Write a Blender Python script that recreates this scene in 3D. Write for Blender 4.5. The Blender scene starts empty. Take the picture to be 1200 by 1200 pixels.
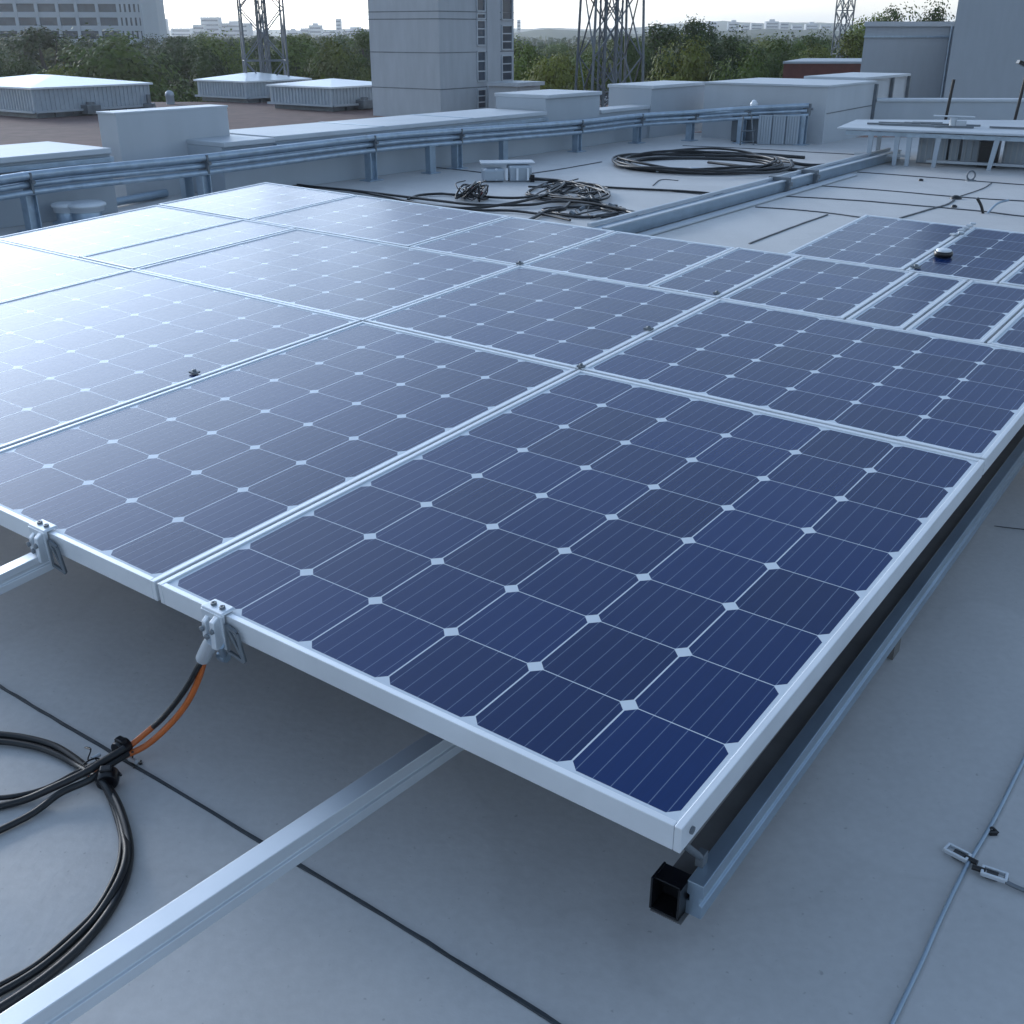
import bpy, math, random
import numpy as np
from mathutils import Vector, Matrix
random.seed(7)
R = math.radians
S = bpy.context.scene
C = S.collection

# ------------------------------------------------------------------ camera, sky, sun, exposure
F, YH, CAMZ = 1252.6, 35.92, 1.57
PITCH = math.atan((600 - YH) / F)
cam_d = bpy.data.cameras.new('camera'); cam = bpy.data.objects.new('camera', cam_d); C.objects.link(cam)
cam.location = (0, 0, CAMZ); cam.rotation_euler = (math.pi/2 - PITCH, 0, 0)
cam_d.sensor_width = 36; cam_d.lens = 36 * F / 1200; cam_d.clip_start = 0.05; cam_d.clip_end = 20000
S.camera = cam

SUN_EL, SUN_AZ = R(15), R(-42)          # azimuth from +Y towards +X
W = bpy.data.worlds.new('World'); S.world = W; W.use_nodes = True
nt = W.node_tree; bg = nt.nodes['Background']
sky = nt.nodes.new('ShaderNodeTexSky'); sky.sky_type = 'NISHITA'; sky.sun_disc = False
sky.sun_elevation = SUN_EL; sky.sun_rotation = SUN_AZ
sky.air_density = 1.0; sky.dust_density = 1.0; sky.ozone_density = 3.0; sky.altitude = 50
# a thin bright cloud veil over the Nishita sky: pale at the horizon, blue-grey overhead
tcw = nt.nodes.new('ShaderNodeTexCoord'); sxw = nt.nodes.new('ShaderNodeSeparateXYZ'); nt.links.new(tcw.outputs['Generated'], sxw.inputs[0])
rw = nt.nodes.new('ShaderNodeValToRGB'); nt.links.new(sxw.outputs[2], rw.inputs[0]); el = rw.color_ramp.elements
el[0].position = 0.0; el[0].color = (1.0,.97,.90,1); el[1].position = 1.0; el[1].color = (.20,.28,.38,1)
for p_, c_ in ((.07,(.74,.78,.82,1)),(.2,(.42,.52,.66,1)),(.5,(.25,.33,.46,1))):
    e_ = el.new(p_); e_.color = c_
nz = nt.nodes.new('ShaderNodeTexNoise'); nz.inputs['Scale'].default_value = 2.2; nz.inputs['Detail'].default_value = 5
mpw = nt.nodes.new('ShaderNodeMapping'); mpw.inputs['Scale'].default_value = (1,1,3.5); nt.links.new(tcw.outputs['Generated'], mpw.inputs[0]); nt.links.new(mpw.outputs[0], nz.inputs[0])
mr = nt.nodes.new('ShaderNodeMapRange'); mr.inputs[1].default_value = .3; mr.inputs[2].default_value = .7; mr.inputs[3].default_value = .86; mr.inputs[4].default_value = 1.12; nt.links.new(nz.outputs[0], mr.inputs[0])
vs_ = nt.nodes.new('ShaderNodeVectorMath'); vs_.operation = 'SCALE'; nt.links.new(rw.outputs[0], vs_.inputs[0]); nt.links.new(mr.outputs[0], vs_.inputs['Scale'])
bg2 = nt.nodes.new('ShaderNodeBackground'); nt.links.new(vs_.outputs[0], bg2.inputs[0]); bg2.inputs[1].default_value = .50
dt = nt.nodes.new('ShaderNodeVectorMath'); dt.operation = 'DOT_PRODUCT'; nt.links.new(tcw.outputs['Generated'], dt.inputs[0]); dt.inputs[1].default_value = (math.sin(SUN_AZ+R(4))*math.cos(R(7)), math.cos(SUN_AZ+R(4))*math.cos(R(7)), math.sin(R(7)))   # the veil is brightest low in the sky, under the sun
mx0 = nt.nodes.new('ShaderNodeMath'); mx0.operation = 'MAXIMUM'; nt.links.new(dt.outputs['Value'], mx0.inputs[0]); mx0.inputs[1].default_value = 0
pw = nt.nodes.new('ShaderNodeMath'); pw.operation = 'POWER'; nt.links.new(mx0.outputs[0], pw.inputs[0]); pw.inputs[1].default_value = 10
ms0 = nt.nodes.new('ShaderNodeMath'); ms0.operation = 'MULTIPLY_ADD'; nt.links.new(pw.outputs[0], ms0.inputs[0]); ms0.inputs[1].default_value = 10; ms0.inputs[2].default_value = 1.0
vs2 = nt.nodes.new('ShaderNodeVectorMath'); vs2.operation = 'SCALE'; nt.links.new(vs_.outputs[0], vs2.inputs[0]); nt.links.new(ms0.outputs[0], vs2.inputs['Scale']); nt.links.new(vs2.outputs[0], bg2.inputs[0])
ads = nt.nodes.new('ShaderNodeAddShader'); nt.links.new(bg.outputs[0], ads.inputs[0]); nt.links.new(bg2.outputs[0], ads.inputs[1]); nt.links.new(ads.outputs[0], nt.nodes['World Output'].inputs[0])
nt.links.new(sky.outputs[0], bg.inputs[0]); bg.inputs[1].default_value = 0.05
sd = bpy.data.lights.new('sun', 'SUN'); sd.energy = .8; sd.angle = R(14); sd.color = (1, .98, .95)
so = bpy.data.objects.new('sun', sd); C.objects.link(so)
sdir = Vector((math.sin(SUN_AZ)*math.cos(SUN_EL), math.cos(SUN_AZ)*math.cos(SUN_EL), math.sin(SUN_EL)))
so.rotation_euler = sdir.to_track_quat('Z', 'Y').to_euler(); so.location = (0, 0, 30)
S.view_settings.view_transform = 'Standard'; S.view_settings.look = 'None'
S.view_settings.exposure = 1.02; S.view_settings.gamma = 1
S.render.resolution_x = 1024; S.render.resolution_y = 1024
S.cycles.volume_bounces = 0

# ------------------------------------------------------------------ survey helpers: a picture point + a known height gives the place it stands
cp, sp = math.cos(PITCH), math.sin(PITCH)
def ray(x, y):
    a = (x-600)/F; b = (600-y)/F
    return Vector((a, cp + b*sp, -sp + b*cp))
def G(x, y, z=0.0):
    d = ray(x, y); t = (z-CAMZ)/d.z
    return Vector((0, 0, CAMZ)) + d*t
def height(y, D, x=600):
    d = ray(x, y); return CAMZ + d.z*D/d.y
def at(x, y, D):
    d = ray(x, y); return Vector((0, 0, CAMZ)) + d*(D/d.y)
def colhit(x, c, d, z):
    "walk from c along d (xy) until the picture column x"
    a = (x-600)/F
    # column: X = a*depth, depth = Y*cp - (z-CAMZ)*sp
    k = -(z-CAMZ)*sp
    t = (a*(c.y*cp + k) - c.x) / (d.x - a*d.y*cp)
    return Vector((c.x + d.x*t, c.y + d.y*t, 0))
ROT = 0.63627
UD = Vector((-math.cos(ROT), math.sin(ROT), 0)); VD = Vector((math.sin(ROT), math.cos(ROT), 0))

# ------------------------------------------------------------------ mesh builder
def tag(o, label=None, cat=None, group=None, kind=None):
    for k, v in (('label', label), ('category', cat), ('group', group), ('kind', kind)):
        if v: o[k] = v
    return o
WL = {}
def thing(name, loc, label, cat, group=None):
    o = bpy.data.objects.new(name, None); C.objects.link(o); o.location = loc; o.empty_display_size = .1
    WL[o.name] = Vector(loc)
    return tag(o, label, cat, group)
class MB:
    def __init__(s): s.v = []; s.f = []; s.sm = []
    def add(s, vs, fs, smooth=False):
        n = len(s.v); s.v += [tuple(v) for v in vs]; s.f += [tuple(i+n for i in f) for f in fs]; s.sm += [smooth]*len(fs)
        return s
    def hexa(s, p):       # 8 points: bottom 4 (ccw), top 4
        return s.add(p, [(3,2,1,0),(4,5,6,7),(0,1,5,4),(1,2,6,5),(2,3,7,6),(3,0,4,7)])
    def box(s, c, sz, ax=Vector((1,0,0)), ay=None, az=Vector((0,0,1))):
        ax = Vector(ax).normalized(); az = Vector(az)
        if ay is None: ay = az.cross(ax).normalized()
        az = ax.cross(ay).normalized(); c = Vector(c); a, b, h = sz[0]/2, sz[1]/2, sz[2]/2
        return s.hexa([c+ax*i*a+ay*j*b+az*k*h for k in (-1,1) for i,j in ((-1,-1),(1,-1),(1,1),(-1,1))])
    def beam(s, p, q, w, h, up=Vector((0,0,1))):
        p, q = Vector(p), Vector(q); d = (q-p); L = d.length; ax = d.normalized()
        ay = Vector(up).cross(ax).normalized(); return s.box((p+q)/2, (L, w, h), ax, ay)
    def prism(s, poly, z0, z1, top=None):
        n = len(poly); top = top or poly
        a = sum(poly[i][0]*poly[(i+1)%n][1]-poly[(i+1)%n][0]*poly[i][1] for i in range(n))
        if a < 0: poly = poly[::-1]; top = top[::-1]
        vs = [(p[0],p[1],z0) for p in poly]+[(p[0],p[1],z1) for p in top]
        return s.add(vs, [tuple(range(n))[::-1], tuple(range(n,2*n))]+[(i,(i+1)%n,n+(i+1)%n,n+i) for i in range(n)])
    def cyl(s, p, q, r, r2=None, n=14, caps=True):
        p, q = Vector(p), Vector(q); r2 = r if r2 is None else r2; ax = (q-p).normalized()
        e = ax.orthogonal().normalized(); g = ax.cross(e)
        vs = [c+(e*math.cos(2*math.pi*i/n)+g*math.sin(2*math.pi*i/n))*rr for c, rr in ((p,r),(q,r2)) for i in range(n)]
        s.add(vs, [(i,(i+1)%n,n+(i+1)%n,n+i) for i in range(n)], True)
        if caps: s.add(vs, [tuple(range(n))[::-1], tuple(range(n,2*n))])
        return s
    def tube(s, pts, r, n=8, sub=6, caps=True):
        P = smooth(pts, sub) if sub > 1 else [Vector(p) for p in pts]
        m = len(P); e = None; vs = []
        for i in range(m):
            t = (P[min(i+1,m-1)]-P[max(i-1,0)]).normalized()
            if e is None: e = t.orthogonal().normalized()
            e = (e - t*e.dot(t)).normalized(); g = t.cross(e)
            rr = r[i*len(r)//m] if isinstance(r, (list,tuple)) else r
            vs += [P[i]+(e*math.cos(2*math.pi*k/n)+g*math.sin(2*math.pi*k/n))*rr for k in range(n)]
        fs = [(i*n+k, i*n+(k+1)%n, (i+1)*n+(k+1)%n, (i+1)*n+k) for i in range(m-1) for k in range(n)]
        s.add(vs, fs, True)
        if caps: s.add(vs, [tuple(range(n))[::-1], tuple((m-1)*n+k for k in range(n))])
        return s
    def lathe(s, c, prof, n=24, ax=Vector((0,0,1))):
        c = Vector(c); ax = Vector(ax).normalized(); e = ax.orthogonal().normalized(); g = ax.cross(e); vs = []
        for r, z in prof: vs += [c+ax*z+(e*math.cos(2*math.pi*k/n)+g*math.sin(2*math.pi*k/n))*r for k in range(n)]
        m = len(prof)
        s.add(vs, [(i*n+k, i*n+(k+1)%n, (i+1)*n+(k+1)%n, (i+1)*n+k) for i in range(m-1) for k in range(n)], True)
        return s.add(vs, [tuple(range(n))[::-1], tuple((m-1)*n+k for k in range(n))])
    def build(s, name, m, parent=None, loc=None, bevel=0, label=None, cat=None, group=None, kind=None):
        if parent is not None: org = WL[parent.name]
        else: org = Vector(loc) if loc is not None else Vector((0,0,0))
        me = bpy.data.meshes.new(name); me.from_pydata([(v[0]-org[0], v[1]-org[1], v[2]-org[2]) for v in s.v], [], s.f)
        me.polygons.foreach_set('use_smooth', s.sm); me.materials.append(m); me.update()
        o = bpy.data.objects.new(name, me); C.objects.link(o)
        if parent is not None: o.parent = parent
        else: o.location = org
        WL[o.name] = org
        if bevel:
            b = o.modifiers.new('bevel', 'BEVEL'); b.width = bevel; b.segments = 2; b.limit_method = 'ANGLE'; b.angle_limit = R(50)
        return tag(o, label, cat, group, kind)
def smooth(pts, sub=6):
    P = [Vector(p) for p in pts]; out = []
    for i in range(len(P)-1):
        a = P[i-1] if i else P[0]*2-P[1]; b = P[i]; c = P[i+1]; d = P[i+2] if i+2 < len(P) else P[-1]*2-P[-2]
        for k in range(sub):
            t = k/sub; out.append(.5*((2*b)+(c-a)*t+(2*a-5*b+4*c-d)*t*t+(3*b-a-3*c+d)*t**3))
    return out+[P[-1]]
def V3(p, z): return Vector((p[0], p[1], z))

# ------------------------------------------------------------------ materials
def srgb(h): return tuple(((int(h[i:i+2],16)/255+.055)/1.055)**2.4 for i in (0,2,4))
def mat(name, col, rough=.6, metal=0, var=.12, scale=3, bump=0, bscale=60, spec=.5, col2=None, stretch=None, coord='Object', rvar=.08):
    m = bpy.data.materials.new(name); m.use_nodes = True; t = m.node_tree; N = t.nodes; L = t.links
    b = N['Principled BSDF']; tc = N.new('ShaderNodeTexCoord'); src = tc.outputs[coord]
    if stretch:
        mp = N.new('ShaderNodeMapping'); mp.inputs['Scale'].default_value = stretch; L.new(src, mp.inputs[0]); src = mp.outputs[0]
    n = N.new('ShaderNodeTexNoise'); n.inputs['Scale'].default_value = scale; n.inputs['Detail'].default_value = 6; n.inputs['Roughness'].default_value = .6
    L.new(src, n.inputs['Vector'])
    mx = N.new('ShaderNodeMix'); mx.data_type = 'RGBA'
    c2 = col2 or tuple(max(0, c*(1+var)) for c in col); c1 = tuple(c*(1-var) for c in col)
    mx.inputs[6].default_value = (*c1, 1); mx.inputs[7].default_value = (*c2, 1)
    rp = N.new('ShaderNodeMapRange'); rp.inputs[1].default_value = .3; rp.inputs[2].default_value = .7
    L.new(n.outputs[0], rp.inputs[0]); L.new(rp.outputs[0], mx.inputs[0]); L.new(mx.outputs[2], b.inputs['Base Color'])
    rr = N.new('ShaderNodeMapRange'); rr.inputs[3].default_value = max(.02, rough-rvar); rr.inputs[4].default_value = min(1, rough+rvar)
    L.new(n.outputs[0], rr.inputs[0]); L.new(rr.outputs[0], b.inputs['Roughness'])
    b.inputs['Metallic'].default_value = metal; b.inputs['Specular IOR Level'].default_value = spec
    if bump:
        n2 = N.new('ShaderNodeTexNoise'); n2.inputs['Scale'].default_value = bscale; n2.inputs['Detail'].default_value = 4; L.new(src, n2.inputs['Vector'])
        bp = N.new('ShaderNodeBump'); bp.inputs['Strength'].default_value = bump; bp.inputs['Distance'].default_value = .01
        L.new(n2.outputs[0], bp.inputs['Height']); L.new(bp.outputs[0], b.inputs['Normal'])
    return m
M = {}
M['alu'] = mat('anodised_aluminium', (.62,.66,.70), .42, .5, .06, 4, .02, 300, stretch=(1,1,1))
M['frame'] = mat('panel_frame_aluminium', (.72,.75,.78), .42, .45, .06, 6)
M['steel'] = mat('galvanised_steel', (.34,.42,.50), .38, .6, .18, 9, .05, 80)
M['rail'] = mat('blue_grey_rail', (.30,.38,.46), .34, .6, .12, 6, .02, 120)
M['membrane'] = None
M['wall'] = mat('painted_wall', (.36,.40,.44), .7, 0, .045, 3.0, .03, 40, stretch=(1,1,.22))
M['wall_light'] = mat('pale_painted_wall', (.42,.45,.48), .7, 0, .07, 2.2, .03, 40, stretch=(1,1,.2))
M['cap'] = mat('pale_coping', (.45,.49,.53), .5, .1, .08, 2, .02, 30)
M['corr'] = mat('corrugated_cladding', (.36,.41,.46), .5, .2, .08, 2)
M['white'] = mat('white_metal_roof', (.66,.70,.74), .4, .1, .05, 1.5)
M['black'] = mat('black_rubber', (.012,.013,.015), .42, 0, .2, 20)
M['blackgloss'] = mat('black_plastic', (.008,.008,.010), .3, 0, .2, 20)
M['orange'] = mat('orange_cable_jacket', (.50,.12,.022), .42, 0, .15, 25)
M['seam'] = mat('dark_seam_sealant', (.035,.042,.05), .6, 0, .3, 12, .2, 90)
M['brownroof'] = mat('reddish_roof_gravel', (.105,.062,.058), .95, 0, .3, 1.2, .4, 9)
M['brick'] = mat('red_brick', (.14,.055,.045), .9, 0, .25, 1.5)
M['glassdark'] = mat('window_glass', (.05,.07,.10), .12, .0, .35, .4, rvar=.04)
M['galvold'] = mat('weathered_lattice_steel', (.16,.18,.20), .55, .5, .25, 2)
M['trunk'] = mat('bark', (.06,.05,.04), .9, 0, .25, 3)
M['ground'] = mat('grass_ground', (.035,.05,.02), 1, 0, .3, .02)
M['hill'] = mat('wooded_hill', (.035,.055,.028), 1, 0, .45, .02)
M['tower_conc'] = mat('highrise_concrete', (.42,.45,.49), .7, 0, .05, .1)
M['citywall'] = mat('city_render', (.45,.47,.50), .8, 0, .12, .02)
M['gap_zinc'] = mat('dark_zinc_and_gap_shade', (.15,.145,.14), .6, .2, .2, 8)  # feet and base plate; the dark tone also paints the rail gap's shade
M['redbox'] = mat('rust_red_plastic', (.12,.02,.02), .5)

def membrane():
    m = bpy.data.materials.new('roof_membrane'); m.use_nodes = True; t = m.node_tree; N = t.nodes; L = t.links; b = N['Principled BSDF']
    tc = N.new('ShaderNodeTexCoord')
    def noise(sc, det=5, stretch=None, rot=0):
        s = tc.outputs['Object']
        if stretch:
            mp = N.new('ShaderNodeMapping'); mp.inputs['Scale'].default_value = stretch; mp.inputs['Rotation'].default_value = (0,0,rot); L.new(s, mp.inputs[0]); s = mp.outputs[0]
        n = N.new('ShaderNodeTexNoise'); n.inputs['Scale'].default_value = sc; n.inputs['Detail'].default_value = det; L.new(s, n.inputs[0]); return n.outputs[0]
    a = noise(.9); f = noise(45, 4); st = noise(3.5, 5, (1,.12,1), ROT); d = noise(7, 8)
    def mul(x, lo, hi, mn=.3, mxx=.7):
        r = N.new('ShaderNodeMapRange'); r.inputs[1].default_value = mn; r.inputs[2].default_value = mxx; r.inputs[3].default_value = lo; r.inputs[4].default_value = hi; L.new(x, r.inputs[0]); return r.outputs[0]
    def math_(op, x, y):
        k = N.new('ShaderNodeMath'); k.operation = op; L.new(x, k.inputs[0]); L.new(y, k.inputs[1]); return k.outputs[0]
    v = math_('MULTIPLY', math_('MULTIPLY', mul(a, .95, 1.04), mul(f, .96, 1.04)), math_('MULTIPLY', mul(st, .96, 1.03), mul(d, .97, 1.02)))
    # dried puddle edges and specks of dirt
    pn = noise(.75, 3); ab = N.new('ShaderNodeMath'); ab.operation = 'SUBTRACT'; L.new(pn, ab.inputs[0]); ab.inputs[1].default_value = .52
    ab2 = N.new('ShaderNodeMath'); ab2.operation = 'ABSOLUTE'; L.new(ab.outputs[0], ab2.inputs[0])
    v = math_('MULTIPLY', v, mul(ab2.outputs[0], .955, 1.0, 0, .008)); v = math_('MULTIPLY', v, mul(pn, 1.0, .965, .50, .53))
    v = math_('MULTIPLY', v, mul(noise(70, 2), 1.0, .72, .70, .76))
    vm = N.new('ShaderNodeVectorMath'); vm.operation = 'SCALE'; vm.inputs[0].default_value = (.50,.495,.49); L.new(v, vm.inputs['Scale'])
    L.new(vm.outputs[0], b.inputs['Base Color']); L.new(mul(d, .46, .62), b.inputs['Roughness'])
    bp = N.new('ShaderNodeBump'); bp.inputs['Strength'].default_value = .25; bp.inputs['Distance'].default_value = .004
    L.new(math_('ADD', f, mul(a, 0, 3)), bp.inputs['Height']); L.new(bp.outputs[0], b.inputs['Normal'])
    return m
M['membrane'] = membrane()

def solar_glass():
    m = bpy.data.materials.new('solar_cells'); m.use_nodes = True; t = m.node_tree; N = t.nodes; L = t.links; b = N['Principled BSDF']
    uv = N.new('ShaderNodeUVMap'); uv.uv_map = 'cells'; sx = N.new('ShaderNodeSeparateXYZ'); L.new(uv.outputs[0], sx.inputs[0])
    uv2 = N.new('ShaderNodeUVMap'); uv2.uv_map = 'count'; s2 = N.new('ShaderNodeSeparateXYZ'); L.new(uv2.outputs[0], s2.inputs[0])
    def mt(op, x, y=None, z=None):
        k = N.new('ShaderNodeMath'); k.operation = op
        for i, q in enumerate((x, y, z)):
            if q is None: continue
            if isinstance(q, (int, float)): k.inputs[i].default_value = q
            else: L.new(q, k.inputs[i])
        return k.outputs[0]
    u, v = sx.outputs[0], sx.outputs[1]; nu, nv = s2.outputs[0], s2.outputs[1]
    eu = mt('SUBTRACT', .5, mt('ABSOLUTE', mt('SUBTRACT', mt('FRACT', u), .5)))   # distance to nearest cell edge
    ev = mt('SUBTRACT', .5, mt('ABSOLUTE', mt('SUBTRACT', mt('FRACT', v), .5)))
    g1 = mt('LESS_THAN', eu, .008); g2 = mt('LESS_THAN', ev, .0052); g3 = mt('LESS_THAN', mt('ADD', eu, ev), .098)
    out = mt('MAXIMUM', mt('MAXIMUM', mt('LESS_THAN', u, 0), mt('GREATER_THAN', u, nu)), mt('MAXIMUM', mt('LESS_THAN', v, 0), mt('GREATER_THAN', v, nv)))
    back = mt('MAXIMUM', mt('MAXIMUM', g1, g2), mt('MAXIMUM', g3, out))
    bb = mt('LESS_THAN', mt('ABSOLUTE', mt('SUBTRACT', mt('FRACT', mt('ADD', mt('MULTIPLY', u, 6), 0.0)), .5)), .022)
    # per cell tone
    wn = N.new('ShaderNodeTexWhiteNoise'); wn.noise_dimensions = '3D'; cx = N.new('ShaderNodeCombineXYZ')
    oi = N.new('ShaderNodeObjectInfo')
    L.new(mt('FLOOR', u), cx.inputs[0]); L.new(mt('FLOOR', v), cx.inputs[1]); L.new(mt('MULTIPLY', oi.outputs['Random'], 50), cx.inputs[2]); L.new(cx.outputs[0], wn.inputs[0])
    tone = N.new('ShaderNodeMapRange'); tone.inputs[3].default_value = .86; tone.inputs[4].default_value = 1.16; L.new(wn.outputs[0], tone.inputs[0])
    # fine grid fingers and grain
    fn = N.new('ShaderNodeTexNoise'); fn.inputs['Scale'].default_value = 1; fn.inputs['Detail'].default_value = 3
    cc = N.new('ShaderNodeCombineXYZ'); L.new(mt('MULTIPLY', u, 60), cc.inputs[0]); L.new(mt('MULTIPLY', v, 3), cc.inputs[1]); L.new(cc.outputs[0], fn.inputs[0])
    t2 = N.new('ShaderNodeMapRange'); t2.inputs[3].default_value = .85; t2.inputs[4].default_value = 1.15; L.new(fn.outputs[0], t2.inputs[0])
    sc = N.new('ShaderNodeVectorMath'); sc.operation = 'SCALE'; sc.inputs[0].default_value = (.0001,.0160,.085); L.new(mt('MULTIPLY', tone.outputs[0], t2.outputs[0]), sc.inputs['Scale'])
    m1 = N.new('ShaderNodeMix'); m1.data_type = 'RGBA'; L.new(mt('MULTIPLY', bb, .42), m1.inputs[0]); L.new(sc.outputs[0], m1.inputs[6]); m1.inputs[7].default_value = (.28,.36,.48,1)
    m2 = N.new('ShaderNodeMix'); m2.data_type = 'RGBA'; L.new(back, m2.inputs[0]); L.new(m1.outputs[2], m2.inputs[6]); m2.inputs[7].default_value = (.52,.58,.64,1)
    # dust film
    tc = N.new('ShaderNodeTexCoord'); dn = N.new('ShaderNodeTexNoise'); dn.inputs['Scale'].default_value = 2.2; dn.inputs['Detail'].default_value = 6; dn.inputs['Roughness'].default_value = .6; L.new(tc.outputs['Object'], dn.inputs[0])
    dr = N.new('ShaderNodeMapRange'); dr.inputs[1].default_value = .35; dr.inputs[2].default_value = .75; dr.inputs[3].default_value = .0; dr.inputs[4].default_value = .012; L.new(dn.outputs[0], dr.inputs[0])
    m3 = N.new('ShaderNodeMix'); m3.data_type = 'RGBA'; L.new(dr.outputs[0], m3.inputs[0]); L.new(m2.outputs[2], m3.inputs[6]); m3.inputs[7].default_value = (.38,.43,.5,1)
    L.new(m3.outputs[2], b.inputs['Base Color'])
    rr = N.new('ShaderNodeMapRange'); rr.inputs[3].default_value = .20; rr.inputs[4].default_value = .26; L.new(dn.outputs[0], rr.inputs[0]); L.new(rr.outputs[0], b.inputs['Roughness'])
    b.inputs['IOR'].default_value = 1.38
    bn = N.new('ShaderNodeTexNoise'); bn.inputs['Scale'].default_value = 3; L.new(tc.outputs['Object'], bn.inputs[0])
    bp = N.new('ShaderNodeBump'); bp.inputs['Strength'].default_value = .06; bp.inputs['Distance'].default_value = .004; L.new(bn.outputs[0], bp.inputs['Height']); L.new(bp.outputs[0], b.inputs['Normal'])
    return m
M['cells'] = solar_glass()

# ------------------------------------------------------------------ SETTING: terrain, hills, the two roofs
GZ = -14.0
mb = MB(); n = 64
mb.add([(6000*math.cos(2*math.pi*i/n), 6000*math.sin(2*math.pi*i/n), GZ) for i in range(n)], [tuple(range(n))])
mb.build('ground', M['ground'], kind='structure')

def ridge(D, prof, thick, seed, name, m):
    rnd = random.Random(seed); mb = MB(); xs = [p[0] for p in prof]; N_ = 220; vs = []
    x0, x1 = xs[0], xs[-1]
    for i in range(N_+1):
        x = x0+(x1-x0)*i/N_
        y = np.interp(x, xs, [p[1] for p in prof]); y += 1.6*math.sin(i*.9+seed)*.35 + rnd.uniform(-.5,.5)
        for k, (dd, hh) in enumerate(((-thick, None), (-thick*.45, .6), (0, 1), (thick, None))):
            d = D+dd; p = at(x, 36, d); top = height(y, D)
            z = GZ-1 if hh is None else GZ+(top-GZ)*hh
            vs.append((p.x, p.y, z))
    fs = [(i*4+k, (i+1)*4+k, (i+1)*4+k+1, i*4+k+1) for i in range(N_) for k in range(3)]
    mb.add(vs, fs, True); return mb.build(name, m, kind='structure')
ridge(2600, [(-500,34),(180,35),(430,35),(560,34),(640,33),(720,34),(790,28),(840,25),(900,27),(960,26),(1010,30),(1120,32),(1600,30)], 400, 3, 'hills', M['hill'])
ridge(1100, [(-500,41),(180,42),(430,42),(600,38),(650,34),(700,37),(780,42),(830,37),(900,34),(960,35),(1020,38),(1200,40),(1600,40)], 250, 5, 'hills', M['hill'])

wallA, wallB = G(0, 268), G(690, 172)
WD = (wallB-wallA); WD.z = 0; WD.normalize(); WN = Vector((-WD.y, WD.x, 0))      # along the parapet, and away from us
def onwall(x, off=0, z=.3):           # point of the parapet line (pushed back by off) that shows in picture column x
    return colhit(x, wallA+WN*off, WD, z)
cL = wallA - WD*14; cR = wallA + WD*((wallB-wallA).length+3.0)
mb = MB(); mb.prism([(cL.x,-9),(16,-9),(16,18.2),(cR.x+1.5,18.2),(cR.x+WN.x*1.0,cR.y+WN.y*1.0),(cL.x+WN.x*1.0,cL.y+WN.y*1.0)], GZ, 0)
mb.build('flat_roof', M['membrane'], kind='structure')
LR = -3.0
a = G(-260, 121, LR); b_ = G(600, 118, LR); c_ = G(1500, 112, LR)
mb = MB(); mb.prism([(-60,14),(-16,-6),(cL.x-.5,-6),(cL.x,cL.y+.9),(cR.x+WN.x*.9,cR.y+WN.y*.9),(8,18.1),(40,18.1),(c_.x,c_.y),(b_.x,b_.y),(a.x,a.y)], GZ-.01, LR)
mb.build('lower_roof', M['brownroof'], kind='structure')

# ------------------------------------------------------------------ parapet
def wall_seg(x0, x1, top_y0, label, off0=0, off1=1.0, group='pale parapet sections at the back of the roof', name='parapet_wall', fascia=True, over=.04):
    p, q = onwall(x0, off0), onwall(x1, off0)
    xm = (max(x0, 0)+x1)/2; z = height(top_y0, onwall(xm, off0).y, xm)
    r = thing(name, V3((p+q)/2, 0), label, 'wall', group)
    b = MB(); b.prism([p, q, q+WN*(off1-off0), p+WN*(off1-off0)], 0.002, z-.05); b.build('wall_body', M['wall'], r)
    b = MB(); b.prism([p-WN*over, q-WN*over, q+WN*(off1-off0+.03), p+WN*(off1-off0+.03)], z-.05, z); b.build('coping', M['cap'], r, bevel=.008)
    Lw = (q-p).length; nj = max(1, int(Lw/1.3))
    for j in range(1, nj):
        e = p+(q-p)*(j/nj)
        if Lw > 2.5: b = MB(); b.box(V3(e+WN*((off1-off0)/2), z+.0015)-WN*.004, (.07, off1-off0+over+.02, .005), WD); b.build('coping_joint', M['steel'], r)
    if fascia:
        b = MB()
        b.prism([p-WN*.055, q-WN*.055, q-WN*.0, p-WN*.0], z-.12, z-.075); b.prism([p-WN*.03, q-WN*.03, q, p], z-.19, z-.14)
        b.build('fascia_moulding', M['steel'], r)
    return r, z
wall_seg(-420, 133, 179, 'long pale parapet with stepped blue fascia running off the left edge, left of the white block')
wall_seg(262, 322, 164, 'short low stretch of parapet just right of the white block')
wall_seg(322, 639, 145, 'long parapet with thin blue fascia standing in front of the grey window tower', over=.03)
wall_seg(639, 702, 109, 'taller blocky parapet pier between the window tower and the big lattice mast', off0=.02, off1=.9, fascia=False)
wall_seg(702, 762, 126, 'low parapet stretch in front of the feet of the big lattice mast', off0=.05, off1=.35, fascia=False)
wall_seg(762, 826, 98, 'square parapet pier between the lattice mast and the long low block', off0=.0, off1=.8, fascia=False)
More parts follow.
